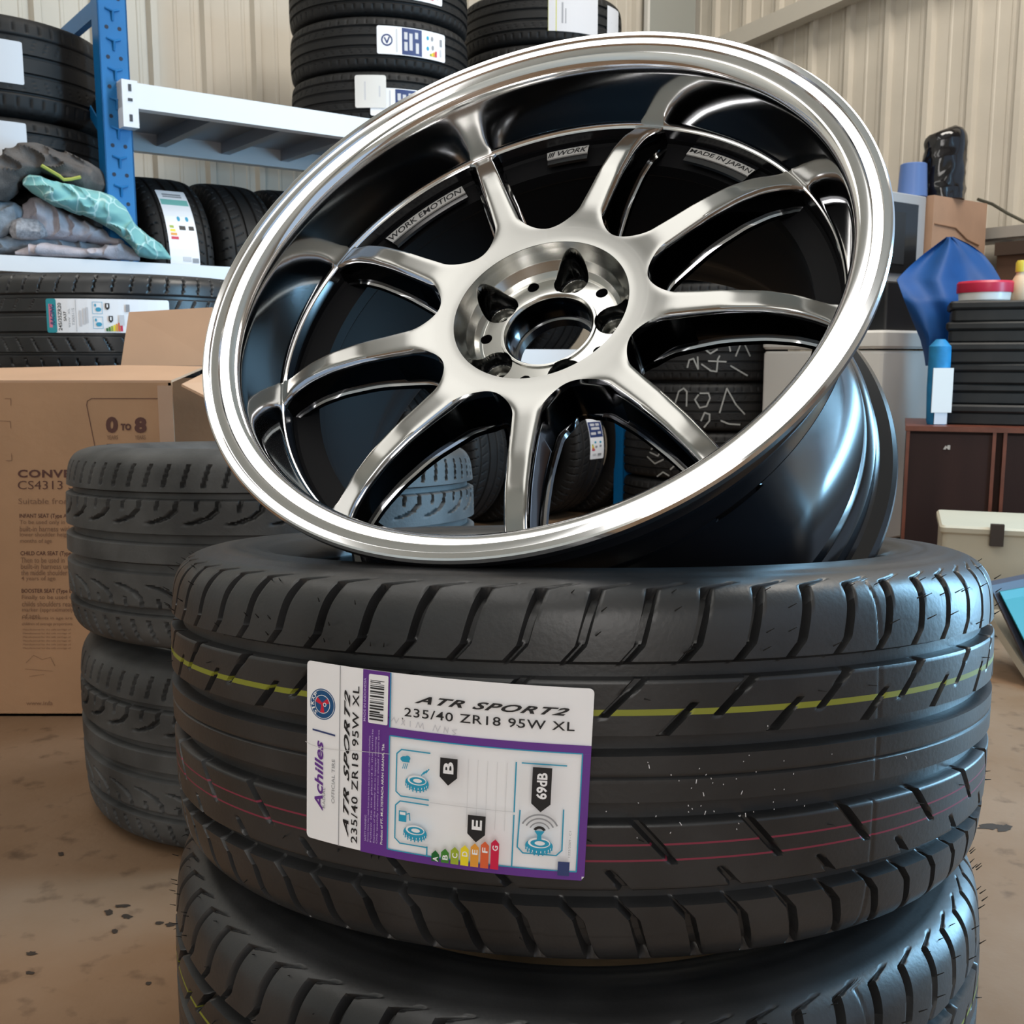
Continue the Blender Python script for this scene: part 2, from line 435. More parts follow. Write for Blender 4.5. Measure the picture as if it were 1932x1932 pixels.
t1 = tag(link('tire', tyre_mesh('tire', TR, TRB, .234, pat_sport, 1536, 214, 24, [RUB, M_Y, M_R], [(.0418,.0031,1),(-.0335,.0013,2),(-.0428,.0013,2)], .006, warp1, shear_sport)), 
    'black directional car tire with large purple and white label, lying directly under the wheel', 'tire', 'new tires under the wheel')
t1.location = (TX, TY, Z1)
hairs(t1, TR, .234, warp1)
t2 = tag(link('tire', tyre_mesh('tire', TR, TRB, .234, pat_sport, 1536, 200, 22, [RUB, M_Y, M_R], [(.0418,.0031,1),(-.0335,.0013,2),(-.0428,.0013,2)], .011, None, shear_sport)),
    'unlabelled black car tire at the bottom of the front stack, cut by the photo edge', 'tire', 'new tires under the wheel')
t2.location = (0.0495, 0.857, Z2)
hairs(t2, TR, .234, None)

# ---------- the big label (units: pixels of a 1620 x 1030 drawing)
A = Art(); L_ = 'label'
LW, LH = 1620, 1030
A.rrect(L_, 0, 0, LW, LH, 26, WHITE, 24)
# left strip
def psg(a, cx, cy, r, p):
    a.disc(p, cx, cy, r, r, PSG); a.disc(p, cx, cy, r*.93, r*.93, WHITE, .965); a.disc(p, cx, cy, r*.60, r*.60, WHITE); a.disc(p, cx, cy, r*.56, r*.56, PSG)
    for ang in (90, 210, 330):
        t = math.radians(ang); ux, uy = math.cos(t), math.sin(t); vx, vy = -uy, ux
        a.poly(p, [(cx+ux*r*.54+vx*r*.17, cy+uy*r*.54+vy*r*.17), (cx+ux*r*.54-vx*r*.17, cy+uy*r*.54-vy*r*.17), (cx-vx*r*.07, cy-vy*r*.07), (cx+vx*r*.07, cy+vy*r*.07)][::-1], RED)
    a.disc(p, cx+r*.2, cy, r*.13, r*.13, WHITE); a.disc(p, cx+r*.2, cy, r*.08, r*.08, PSG)
    v, f = None, None
    for i, ch in enumerate('PARIS'):
        t = math.radians(180 + (2-i)*24); vv, ff = text2d(ch, .012)
        s_ = r*.27; cxx, cyy = cx + math.cos(t)*r*.765, cy + math.sin(t)*r*.765
        upx, upy = math.cos(t), math.sin(t); rx, ry = -upy, upx
        wd = s_*(.35 if ch == 'I' else .85)
        a._put(p, [(cxx + (x-.5)*wd*rx + (y-.5)*s_*upx, cyy + (x-.5)*wd*ry + (y-.5)*s_*upy) for x, y in vv], ff, WHITE)
psg(A, 110, 235, 88, 'emblem')
A.line('emblem', [(48,388),(200,398)], 10, NAVY)
A.text('maker_name', 'Achilles', 62, 445, 122, 850, PURPLE, 90, .02, .25)
A.text('maker_name', 'RADIAL', 120, 710, 138, 830, MGREY, 90)
A.text('maker_name', 'OFFICIAL TIRE', 182, 535, 204, 790, MGREY, 90)
A.rect('divider', 231, 0, 236, LH, MGREY, 2)
A.text('title_text', 'ATR SPORT2', 262, 130, 300, 968, BLACK, 90, .03, .5, 1.15)
A.text('size_text', '235/40 ZR18 95W XL', 316, 100, 358, 992, BLACK, 90, .012, 0, 1.1)
# purple frame
PF = 'purple_frame'
A.rect(PF, 380, 0, 548, LH, PURPLE, 5); A.rect(PF, 548, 300, LW, 345, PURPLE, 16); A.rect(PF, 1578, 345, LW, LH-22, PURPLE, 2); A.rect(PF, 548, 984, LW-14, LH, PURPLE, 16)
A.rect(PF, 545, 0, 551, 300, CYAN); A.rect(PF, 545, 345, 551, 984, CYAN); A.rect(PF, 551, 341, 1578, 347, CYAN, 14); A.rect(PF, 551, 980, 1578, 986, CYAN, 14); A.rect(PF, 1574, 345, 1580, 984, CYAN)
A.text('small_print', 'MADE IN INDONESIA', 388, 45, 402, 285, LILAC, 90, .01)
A.rrect('barcode', 418, 20, 535, 290, 8, WHITE, 3)
rb_ = random.Random(3); y = 52
while y < 262:
    h_ = rb_.choice([3,4,6,9]); A.rect('barcode', 428, y, 512 if rb_.random() < .8 else 490, y+h_, BLACK); y += h_ + rb_.choice([4,6,9])
for i, x in enumerate((410, 428, 446, 466, 484)):
    A.text('small_print', ['SAFETY WARNING', 'Serious injury may result from tire failure due to under inflation or overloading', 'Follow the tire placard in the vehicle', 'Explosion of the assembly due to improper mounting', 'Only specially trained persons should mount tires'][i], x, 320 + (490 if i == 0 else 40*(i%2)), x+12, 960, LILAC, 90, .004)
A.text('small_print', 'Product of PT. MULTISTRADA ARAH SARANA, Tbk', 510, 390, 526, 960, WHITE, 90, .012)
# top title
A.text('title_text#2', 'ATR SPORT2', 690, 104, 1500, 146, BLACK, 0, .03, .5, 1.15)
A.text('size_text#2', '235/40 ZR18 95W XL', 636, 176, 1530, 224, BLACK, 0, .010, 0, 1.1)
SCR = mat('pencil_scribble', (.62,.61,.66), .5)
for q in ([(560,262),(578,238),(590,268),(606,240)],[(624,246),(640,272)],[(640,246),(622,272)],[(672,246),(672,276)],[(704,278),(716,246),(728,276),(742,248),(748,280)],[(800,282),(812,250),(826,284),(840,252)],[(860,286),(864,256),(880,284),(884,256)],[(930,262),(905,268),(925,284),(905,294)]): A.line('scribble', q, 4, SCR)
A.line('crease_line', [(16,458),(60,470),(150,474),(250,468),(370,452),(470,446),(560,440)], 3, LGREY)
# EU panel
E_ = 'rating_panel'
def outline(a, p, pts, wd, m): a.line(p, pts, wd, m)
outline(A, E_, [(790,405),(630,405),(604,430),(604,640),(632,662),(790,662)], 7, CYAN)
outline(A, E_, [(790,690),(630,690),(604,716),(604,900),(634,926),(790,926)], 7, CYAN)
outline(A, E_, [(790,922),(790,975)], 7, CYAN)
outline(A, E_, [(1246,405),(1246,672)], 7, CYAN); outline(A, E_, [(1246,690),(1246,972)], 7, CYAN)
outline(A, E_, [(1276,405),(1500,405)], 7, CYAN); outline(A, E_, [(1276,660),(1270,860),(1300,890),(1470,890),(1498,860),(1496,640)], 7, CYAN)
for x in (1000,1050,1100,1150,1200): A.rect(E_, x, 410, x+1.5, 780, LGREY)
A.rect(E_, 800, 670, 1240, 673, LGREY, 6)
def tyre_icon(a, p, x, y, s):
    a.disc(p, x, y+s*.12, s, s*.62, CYAN); a.disc(p, x, y-s*.12, s*.80, s*.40, WHITE); a.disc(p, x+s*.05, y-s*.10, s*.68, s*.30, CYAN, .55)
    for k in range(9):
        t = math.radians(15+150*k/8); a.rect(p, x+math.cos(t)*s*.96-s*.05, y+s*.12+math.sin(t)*s*.62-s*.02, x+math.cos(t)*s*.96+s*.05, y+s*.12+math.sin(t)*s*.62+s*.14, CYAN)
    for k in range(8):
        t = math.radians(20+140*k/7); a.rect(p, x+math.cos(t)*s*.9-s*.025, y+math.sin(t)*s*.42+s*.06, x+math.cos(t)*s*.9+s*.025, y+math.sin(t)*s*.42+s*.22, WHITE)
tyre_icon(A, E_, 726, 568, 66); tyre_icon(A, E_, 726, 842, 66); tyre_icon(A, E_, 1382, 830, 70)
A.disc(E_, 664, 445, 24, 16, CYAN); A.disc(E_, 680, 438, 16, 14, CYAN); A.rect(E_, 650, 448, 692, 460, CYAN)
for k in range(3): A.line(E_, [(662+10*k,468),(654+10*k,496)], 4, CYAN)
for k in range(3): A.line(E_, [(760+12*k,520-8*k),(776+12*k,498-8*k)], 6, CYAN)
A.rect(E_, 640, 730, 684, 790, CYAN); A.rect(E_, 646, 736, 678, 752, WHITE); A.line(E_, [(684,745),(700,738),(704,776)], 6, CYAN)
A.poly(E_, [(1356,752),(1408,752),(1392,776),(1394,806),(1370,806),(1372,776)], CYAN)
for k, m in enumerate((BLACK, MGREY, MGREY, MGREY)): A.disc(E_, 1382, 760, 34+22*k, 34+22*k, m, 1-(.42 if k == 0 else .16)/(1+.3*k), 205, 335, 20)
G_ = 'rating_arrows'
def tag_arrow(a, x0, y0, x1, y1, txt, fit):
    g = 'rating_tag#'+txt
    a.poly(g, [(x0,y0),(x1,y0),(x1,y1-44),((x0+x1)/2,y1),(x0,y1-44)], BLACK); a.text(g, txt, *fit, WHITE, 90, .03)
tag_arrow(A, 860, 408, 952, 556, 'B', (878, 428, 932, 492))
tag_arrow(A, 1016, 700, 1108, 846, 'E', (1038, 724, 1090, 778))
tag_arrow(A, 1334, 412, 1430, 650, '69dB', (1356, 440, 1410, 580))
for k in range(7):
    x = 830+52*k; top = 922-17*k-4
    G_ = 'rating_arrow#%d' % k
    A.poly(G_, [(x,980),(x+42,980),(x+42,top+22),(x+21,top),(x,top+22)][::-1], ARROW[k])
    A.text(G_, 'ABCDEFG'[k], x+8, top+34, x+36, top+62, WHITE, 90, .02)
A.rect('corner_mark', 1482, 906, 1540, 982, NAVY)
A.text('small_print', '1222/2009 - C1', 1530, 740, 1540, 880, MGREY, 90)
F = Art(); fr = random.Random(12)
for i in range(46):
    x, y = fr.gauss(50, 22), fr.gauss(50, 20); l_ = fr.choice([.25,.25,.3,.4,1.1]); an = fr.uniform(0.6, 2.2)
    F.line('dust_flecks', [(x, y), (x+l_*math.cos(an), y+l_*2.2*math.sin(an))], .28, LGREY)
fk = F.build(on_tyre(TR, math.radians(-78), -.004, .16, .09, 100, 100, 0, warp1), t1, 0, .0002)
fk['dust_flecks']['kind'] = 'stuff'
A.build(on_tyre(TR, math.radians(-106.9), .0052, .1715, .1092, LW, LH, math.radians(-2.4), warp1), t1, .00004, .0004, L_)

# unseen board, added to fill the gap between the stack and the floor
tag(MB().box((-.19,-.19,0),(.19,.19,.0285)).build('floor_board', mat('plywood', (.25,.17,.1), .8, 0, .3, .3, 12), None, 0, (0.05,0.857,0.0)), 'square plywood board under the front stack of tires', 'board')

# ------------------------------------------------------------------ the wheel
WC = Vector((.00446746, .75509471, .07051845 + H)); WN = Vector((-.29838737, -.70255783, .64604758)).normalized()
WA = Vector((0,0,1)).cross(WN).normalized(); WB = WN.cross(WA)
Mw = Matrix((( WA.x, WB.x, WN.x, WC.x),( WA.y, WB.y, WN.y, WC.y),( WA.z, WB.z, WN.z, WC.z),(0,0,0,1)))
wheel = thing('car_wheel', 'polished deep-dish nine-spoke alloy wheel tilted on top of the front tire stack', 'car wheel')
wheel.matrix_world = Mw
def lathe_obj(name, prof, mats, n=256, mi=None, closed=True, smooth=28, parent=wheel):
    m = MB(); L = len(prof); vs_ = []
    P = np.array(prof); th = np.linspace(0, 2*np.pi, n, endpoint=False)
    Vx = np.stack([P[:,0][:,None]*np.cos(th), P[:,0][:,None]*np.sin(th), np.repeat(-P[:,1][:,None], n, 1)], -1)
    idx = np.arange(L*n).reshape(L, n)
    a = idx; b = np.roll(idx,-1,1); c = np.roll(b,-1,0); d = np.roll(a,-1,0)
    F_ = np.stack([a,d,c,b], -1)
    if not closed: F_ = F_[:-1]
    mm = np.repeat(np.array(mi if mi else [0]*L)[:F_.shape[0]][:,None], n, 1)
    return link(name, np_mesh(name, Vx.reshape(-1,3), F_.reshape(-1,4), mats, mm.ravel(), smooth), parent)
# (radius, depth behind the front plane)
lip_in = [(.2462,.0030),(.2452,.0006),(.2440,.0000),(.2402,.0003),(.2396,.0017),(.2388,.0020),(.2335,.0026),(.2328,.0040),(.2320,.0043),(.2270,.0056),(.2240,.0074),(.2220,.0100),(.2207,.0140),(.2200,.0200),(.2190,.0330),(.2176,.0480),(.2163,.0620),(.2157,.0652),(.2148,.0664),(.2138,.0668),(.2132,.0676),(.2130,.0760)]
lip_out = [(.2190,.0760),(.2215,.0560),(.2250,.0480),(.2286,.0430),(.2306,.0380),(.2288,.0340),(.2286,.0170),(.2310,.0135),(.2420,.0110),(.2455,.0080)]
lathe_obj('lip', lip_in + lip_out, [POL, BLKM], 384, [0]*(len(lip_in)-2) + [1] + [1]*(len(lip_out)+1))
bar = [(.2130,.0770),(.2190,.0770),(.2090,.0900),(.2050,.1050),(.2040,.1500),(.2050,.1850),(.2085,.2010),(.2160,.2140),(.2205,.2180),(.2215,.2215),(.2225,.2275),(.2262,.2300),(.2288,.2345),(.2290,.2510),(.2315,.2545),(.2415,.2570),(.2448,.2600),(.2454,.2635),(.2444,.2665),
       (.2400,.2660),(.2280,.2590),(.2235,.2530),(.2215,.2420),(.2170,.2240),(.2070,.2120),(.1995,.1950),(.1985,.1300),(.1960,.1020),(.1935,.0985),(.1935,.0880),(.2110,.0835),(.2130,.0815)]
lathe_obj('barrel', bar, [BLKM, mat('matte_black', (.005,.005,.006), .6, 0, .12)], 320, [0]*19 + [1]*(len(bar)-19))
# spokes
DR = np.array([0,.0676,.082,.10,.14,.165,.185,.200,.209,.2157,.30]); DD = np.array([.0535,.0530,.0515,.0488,.0455,.0465,.0510,.0578,.0628,.0672,.08])
rs = np.linspace(.05,.23,400)
_dd = np.interp(rs, DR, DD); _k = np.ones(25)/25; _ds = np.convolve(np.pad(_dd, 12, 'edge'), _k, 'valid')
def dep(r): return np.interp(r, rs, _ds)
RA = .0815
rows_r = np.concatenate([np.linspace(.0671, RA, 8), RA + (.110-RA)*np.linspace(0,1,64)[1:]**2, np.linspace(.110,.2150,44)[1:]])
def halfw(r):
    base = np.interp(r, [.08,.096,.120,.146,.178,.197,.205,.210,.2157], [.0112,.0098,.0085,.0077,.0070,.0066,.0074,.0092,.0135])/r
    g = math.radians(20) - base
    x = np.clip((r-RA)/.021, 0, 1)
    return np.where(r <= RA, math.radians(20), math.radians(20) - g*np.sqrt(np.clip(1-(1-x)**2, 0, 1)))
NT = 17
vs_, fs_, mi_ = [], [], []
ring_n = None
for i, r in enumerate(rows_r):
    hw = float(halfw(r)); d0 = float(dep(r)); 
    th_ = float(np.interp(r, [.0668,.09,.13,.2,.2150],[.044,.042,.034,.027,.022]))
    loop = []
    for t in np.linspace(1,-1,NT): loop.append((hw*t, d0 + .0006*t**6*min(1.0, max(0.0, (r-RA)/.02)), 0))                 # polished face
    def sd(sgn):
        gap = max(0.0, (math.radians(20)-hw)*r)
        e = lambda mm: sgn*(hw + min(mm, gap*.45)/r)
        return [(e(.0006),d0+.0014,1),(e(.0016),d0+.0034,1),(e(.0022),d0+.0056,2),(e(.0030),d0+th_*.80,2),(e(.0046),d0+th_*.86,1),(e(.0062),d0+th_*.90,1),(e(.0068),d0+th_,2)]
    right = sd(-1); left = sd(1)[::-1]
    bottom = [(hw*t*1.0, d0+th_+.0002, 2) for t in np.linspace(-1,1,NT)]
    loop += right + bottom + left
    ring_n = len(loop)
    for a_, d_, _ in loop: vs_.append((r*math.cos(a_), r*math.sin(a_), -d_))
    mrow = [0]*(NT-1) + [1,1,1,2,2,1,2] + [2]*NT + [2] + [2,1,2,2,1,1,1][:7]
    if i:
        for k in range(ring_n):
            k2 = (k+1) % ring_n; p, q = (i-1)*ring_n, i*ring_n
            fs_.append((p+k, p+k2, q+k2, q+k)); mi_.append(mrow[k])
L = len(rows_r)
sp_me = np_mesh('spoke', vs_, [f for f in fs_], [BRUSH, CHROME, DKCH], mi_, 35)
sp0 = link('spoke', sp_me, wheel); sp0.rotation_euler = (0,0,math.radians(-.5))
for k in range(1, 9):
    s_ = sp0.copy(); COL.objects.link(s_); s_.rotation_euler = (0,0,math.radians(-.5+40*k))
# hub: fine polar height field
BOLT = [10.6+72*k for k in range(5)]; SMALL = [46.6+72*k for k in range(5)]
nr_, nt_ = 130, 900
hr = np.linspace(.0672, .0338, nr_); ht = np.linspace(0, 2*np.pi, nt_, endpoint=False)
RRg, TTg = np.meshgrid(hr, ht, indexing='ij')
hp = np.interp(hr, [.0338,.0352,.0356,.0372,.0376,.0525,.0545,.0580,.0620,.0655,.0668,.0672], [.0775,.0757,.0757,.0757,.0772,.0775,.0768,.0735,.0665,.0580,.0545,.0534])
Dg = np.repeat(hp[:,None], nt_, 1); Mg = np.zeros_like(Dg, int)
xg, yg = RRg*np.cos(TTg), RRg*np.sin(TTg)
for ang in BOLT:
    c_, s_ = math.cos(math.radians(ang)), math.sin(math.radians(ang))
    lx = xg*c_ + yg*s_; ly = -xg*s_ + yg*c_
    d = np.hypot((lx-.0495)/np.where(lx > .0495, 1.16, 1.0), ly)
    ins = np.clip((.0131-d)/.0011+.5, 0, 1)
    seat = .0885 + .007*np.clip((.0104-d)/.0020, 0, 1) + .020*np.clip((.0066-d)/.0006, 0, 1)
    Dg = np.where(ins > 0, np.maximum(Dg, Dg + (seat-Dg)*ins), Dg)
    Mg[(ins > .02) & (d > .0108)] = 1  # dark reflections of the pocket walls put into their colour
    Mg[d < .0062] = 1
for ang in SMALL:
    cx, cy = .0495*math.cos(math.radians(ang)), .0495*math.sin(math.radians(ang))
    d = np.hypot(xg-cx, yg-cy); ins = np.clip((.0042-d)/.0006+.5, 0, 1); Dg = Dg + (.094-Dg)*ins*(Dg < .0790); Mg[ins > .1] = 2
Vh = np.stack([xg, yg, -Dg], -1).reshape(-1,3)
tail = [(.0332,.0785),(.0332,.1000),(.0312,.1005),(.0312,.1080),(.0360,.1080),(.0680,.0980)]
Vt = np.concatenate([np.stack([r*np.cos(ht), r*np.sin(ht), np.full(nt_, -d)], -1) for r, d in tail])
Vh = np.concatenate([Vh, Vt]); Lh = nr_ + len(tail)
idx = np.arange(Lh*nt_).reshape(Lh, nt_); a = idx; b = np.roll(idx,-1,1); c = np.roll(b,-1,0); d = np.roll(a,-1,0)
Fh = np.stack([a,d,c,b], -1)
Mh = np.concatenate([Mg, np.array([[1],[3],[2],[2],[2],[2]]).repeat(nt_, 1)])
link('hub', np_mesh('hub', Vh, Fh.reshape(-1,4), [mat('hub_face', (.52,.515,.49), .2, 1.0), DKCH, BLKM, CHROME], Mh.ravel(), 40), wheel)
# raised plates in the upper windows
def plate(name, txt, a0, a1, r0, r1, italic=0.0, stripes=False):
    dz = -.0782
    m = MB(); n = 24; vv = []; ff = []
    for i in range(n+1):
        t = math.radians(a0+(a1-a0)*i/n)
        for r, z in ((r0-.006,dz-.004),(r0-.006,dz-.0012),(r1+.004,dz-.0012),(r1+.004,dz-.004)): vv.append((r*math.cos(t), r*math.sin(t), z))
        if i: ff += [((i-1)*4+k, (i-1)*4+k+1, i*4+k+1, i*4+k) for k in range(3)]
    m.add(vv, ff, 0); vv = []; ff = []
    for i in range(n+1):
        t = math.radians(a0+(a1-a0)*i/n)
        for r, z in ((r0,dz-.0012),(r0,dz),(r1,dz),(r1,dz-.0012)): vv.append((r*math.cos(t), r*math.sin(t), z))
        if i: ff += [((i-1)*4+k, (i-1)*4+k+1, i*4+k+1, i*4+k) for k in range(3)]
    m.add(vv, ff, 1)
    p = m.build(name, [BLKM, mat('plate_metal', (.50,.49,.48), .45, 0.0)], wheel)
    ar = Art(); x0 = 0
    if stripes:
        for k in range(3): ar.line('plate_text', [(3+5*k,84),(8+5*k,16)], 3.2, BLACK)
        x0 = 24
    ar.text('plate_text', txt, x0+2, 16, 98, 84, BLACK, 0, .012, italic)
    def fn(x, y, lift):
        t = math.radians(a0+(a1-a0)*x/100); r = r1-(r1-r0)*y/100
        return (r*math.cos(t), r*math.sin(t), dz+lift)
    ar.build(fn, p, .00001, .0002)
    return p
plate('name_plate', 'WORK EMOTION', 149, 126.5, .1985, .2085, .25)
plate('name_plate', 'WORK', 104.6, 94.4, .2000, .2090, .3, True)
plate('name_plate', 'MADE IN JAPAN', 69, 51.2, .2010, .2090)

# ------------------------------------------------------------------ room shell
WALLM = mat('painted_sheet_steel', (.58,.53,.45), .45, 0, .5, .06, 3)
DUST = mat('sheet_steel_trim', (.50,.49,.44), .5, 0, .5)
FLOORM = mat('stained_concrete', (.2,.12,.07), .62, 0, .35, 0, 1)
def floor_material():
    m = FLOORM; nt = m.node_tree; b = nt.nodes['Principled BSDF']
    tc = nt.nodes.new('ShaderNodeTexCoord')
    n1 = nt.nodes.new('ShaderNodeTexNoise'); n1.inputs['Scale'].default_value = 2.2; n1.inputs['Detail'].default_value = 8
    n2 = nt.nodes.new('ShaderNodeTexNoise'); n2.inputs['Scale'].default_value = 26; n2.inputs['Detail'].default_value = 6
    for n in (n1, n2): nt.links.new(tc.outputs['Object'], n.inputs['Vector'])
    r1 = nt.nodes.new('ShaderNodeValToRGB'); r1.color_ramp.elements[0].position = .36; r1.color_ramp.elements[1].position = .66
    r1.color_ramp.elements[0].color = (.150,.078,.034,1); r1.color_ramp.elements[1].color = (.22,.142,.09,1)
    r2 = nt.nodes.new('ShaderNodeValToRGB'); r2.color_ramp.elements[0].position = .26; r2.color_ramp.elements[1].position = .42
    r2.color_ramp.elements[0].color = (.35,.32,.3,1); r2.color_ramp.elements[1].color = (1,1,1,1)
    mx = nt.nodes.new('ShaderNodeMix'); mx.data_type = 'RGBA'; mx.blend_type = 'MULTIPLY'; mx.inputs[0].default_value = .8
    nt.links.new(n1.outputs[0], r1.inputs[0]); nt.links.new(n2.outputs[0], r2.inputs[0])
    nt.links.new(r1.outputs[0], mx.inputs[6]); nt.links.new(r2.outputs[0], mx.inputs[7]); nt.links.new(mx.outputs[2], b.inputs['Base Color'])
    bp = nt.nodes.new('ShaderNodeBump'); bp.inputs['Strength'].default_value = .15; bp.inputs['Distance'].default_value = .01
    nt.links.new(n2.outputs[0], bp.inputs['Height']); nt.links.new(bp.outputs[0], b.inputs['Normal'])
floor_material()
MR = Matrix.Translation(P0) @ Matrix.Rotation(ROOM_A, 4, 'Z')    # rack / room frame: x = along back wall, y = into it
RX0, RX1, RY0, RY1, RZ = -3.2, 2.98+.0, -6.6, .80, 4.0            # room extents in that frame
corner_t = 3.05
RX1 = corner_t
def structure(o, kind='structure'): o['kind'] = kind; return o
structure(MB().box((RX0-.1,RY0-.1,-.1),(RX1+.1,RY1+.1,0),0,MR).build('floor', FLOORM, None, 0))
def corrugated(name, length, height, M, flip=1, pitch=.19):
    prof = []; x = 0
    while x < length:
        for dx, d in ((0,0),(.050,0),(.054,.003),(.062,.003),(.066,0),(.112,0),(.116,.003),(.124,.003),(.128,0),(.148,0),(.156,.024),(.178,.024),(.186,0)):
            if x+dx <= length: prof.append((x+dx, d))
        x += pitch
    m = MB(); n = len(prof); vs_ = []; fs = []
    for z in (0, height): vs_ += [M @ Vector((px_, -d*flip, z)) for px_, d in prof]
    for z in (0, height): vs_ += [M @ Vector((px_, (-d+.0)*flip + .03*flip, z)) for px_, d in prof]
    for i in range(n-1): fs += [(i,i+1,n+i+1,n+i), (2*n+i+1,2*n+i,3*n+i,3*n+i+1), (n+i,n+i+1,3*n+i+1,3*n+i), (i+1,i,2*n+i,2*n+i+1)]
    fs += [(0,n,3*n,2*n), (n-1,3*n-1,4*n-1,2*n-1)]
    m.add(vs_, fs)
    return structure(m.build(name, WALLM, None, 15))
corrugated('wall_back', RX1-RX0, RZ, MR @ Matrix.Translation((RX0,RY1,0)))
corrugated('wall_right', RY1-RY0-2.9-2.6+.0, RZ, MR @ Matrix.Translation((RX1,RY1,0)) @ Matrix.Rotation(-math.pi/2,4,'Z'))
structure(MB().box((RX1,RY0,0),(RX1+.1,-4.45,RZ),0,MR).box((RX1,-4.45,2.45),(RX1+.1,RY1-(RY1-RY0-5.5)+.0,RZ),0,MR).build('wall_right', WALLM, None, 0))
structure(MB().box((RX0-.1,RY0,0),(RX0,RY1,RZ),0,MR).build('wall_left', WALLM, None, 0))
structure(MB().box((RX0,RY0-.1,0),(-.7,RY0,RZ),0,MR).box((-.7,RY0-.1,3.3),(RX1,RY0,RZ),0,MR).build('wall_front', WALLM, None, 0))
structure(MB().box((RX0,RY0,RZ),(RX1,RY1,RZ+.1),0,MR).build('ceiling', WALLM, None, 0))
# corner flashing, Z girts
structure(MB().box((RX1-.33,RY1-.045,0),(RX1-.02,RY1-.025,RZ),0,MR).box((RX1-.345,RY1-.05,0),(RX1-.33,RY1-.025,RZ),1,MR).build('trim_1', [mat('grey_flashing', (.36,.37,.34), .5), mat('pale_flashing', (.75,.74,.7), .5)], None, 0))
MG = MR @ Matrix.Translation((RX1, RY1-.6, 2.062)) @ Matrix.Rotation(math.radians(-5.5), 4, 'X')   # raking brace rail
structure(MB().box((-.110,-2.4,0),(-.106,.5,.075),0,MG).box((-.106,-2.4,.071),(-.04,.5,.075),0,MG).box((-.106,-2.4,0),(-.04,.5,.004),0,MG).build('trim_2', mat('girt_steel', (.50,.47,.41), .5), None, 0))

# ------------------------------------------------------------------ storage rack
BLUE = mat('blue_powder_coat', (.003,.14,.38), .42, 0, .5, .08, 8)
DKB = mat('hole_dark', (.004,.012,.035), .6)
WST = mat('white_powder_coat', (.80,.80,.82), .35, 0, .5)
GST = mat('deck_steel', (.42,.42,.45), .4, .3)
rack = thing('storage_rack', 'blue and white steel storage rack holding tires along the back wall', 'rack', MR.to_translation(), (0,0,ROOM_A))
BAY = 1.93; RD = .56
def post(t, v, top, front=True):
    m = MB(); w_ = .078; d_ = .055
    m.box((t-w_/2,v,0),(t+w_/2,v+.004,top)).box((t-w_/2,v,0),(t-w_/2+.004,v+d_,top)).box((t+w_/2-.004,v,0),(t+w_/2,v+d_,top))
    if front:
        z = .06
        while z < top-.05:
            for sx in (-.017,.017):
                m.add([(t+sx+.0055*math.cos(k*math.pi/5), v-.0006, z+.0055*math.sin(k*math.pi/5)) for k in range(10)], [tuple(range(9,-1,-1))][::1], 1)
            m.tube([(t-.018,v-.001,z-.028),(t,v-.005,z-.034),(t+.018,v-.001,z-.028)], .0032, 6)
            m.tube([(t,v-.005,z-.034),(t,v-.001,z-.058)], .0032, 6)
            z += .0762
    return m.build('post', [BLUE, DKB], rack)
ZT1, ZB1 = 1.366, 1.300            # upper beam
ZT2, ZB2 = .893, .853              # middle beam
ZT3, ZB3 = .662, .605              # lower beam
for t in (0, BAY):
    post(t, 0, 1.74 if t else 1.95); post(t, RD-.055, 1.62, False)
for (t) in (0, BAY):
    m = MB()
    for z0, z1, fl in ((.25,.75,0),(.75,1.2,1),(1.2,1.56,0)):
        if fl and not t: continue
        a_, b_ = (.03, RD-.03) if not fl else (RD-.03, .03)
        m.add([(t-.022,a_,z0),(t-.022,b_,z1),(t-.022,b_,z1+.035),(t-.022,a_,z0+.035),(t-.018,a_,z0),(t-.018,b_,z1),(t-.018,b_,z1+.035),(t-.018,a_,z0+.035)], [(3,2,1,0),(4,5,6,7),(0,1,5,4),(2,3,7,6)])
    m.box((t-.03,.02,1.545),(t-.01,RD-.02,1.59))
    m.build('brace', BLUE, rack)
def beam(t0, t1, v, zb, zt, clips=(True, True), m_=WST):
    m = MB(); m.box((t0,v-.038,zb),(t1,v,zt))
    for t, on, s in ((t0, clips[0], 1), (t1, clips[1], -1)):
        if on:
            x0, x1 = sorted((t, t + s*.042))
            m.box((x0,v-.042,zb-.052),(x1,v-.001,zt+.004))
    o = m.build('beam', m_, rack)
    for t, on, s in ((t0, clips[0], 1), (t1, clips[1], -1)):
        if on:
            for zz, hw, hh in ((zt-.016,.004,.009),(zt-.047,.006,.004),(zb-.028,.004,.009)): MB().box((t+s*.021-hw, v-.0435, zz-hh),(t+s*.021+hw, v-.0415, zz+hh)).build('clip_slot', mat('slot_dark', (.05,.05,.06), .6), o)
    return o
beam(.002, BAY-.002, 0, ZB1, ZT1); beam(.0, BAY, RD+.04, ZB1, ZT1, (False,False))
m = MB()
m.box((0,.0,ZT1-.008),(BAY,RD,ZT1-.002))
for k in range(9): x = .08+k*.22; m.box((x,.0,ZT1-.045),(x+.03,RD,ZT1-.008))
m.build('deck', GST, rack)
beam(-1.9, .0, 0, ZB2, ZT2, (False,False)); beam(.0, BAY-.002, 0, ZB2, ZT2, (False,True))
MB().box((-1.9,.0,ZT2-.02),(-.045,RD,ZT2-.006)).build('deck', GST, rack)
beam(.042, BAY-.042, 0, ZB3, ZT3, (False,False))
MB().box((.042,.0,ZB3+.0),(BAY-.042,RD,ZB3+.012)).build('deck', GST, rack)
post(-1.9, 0, 1.95)

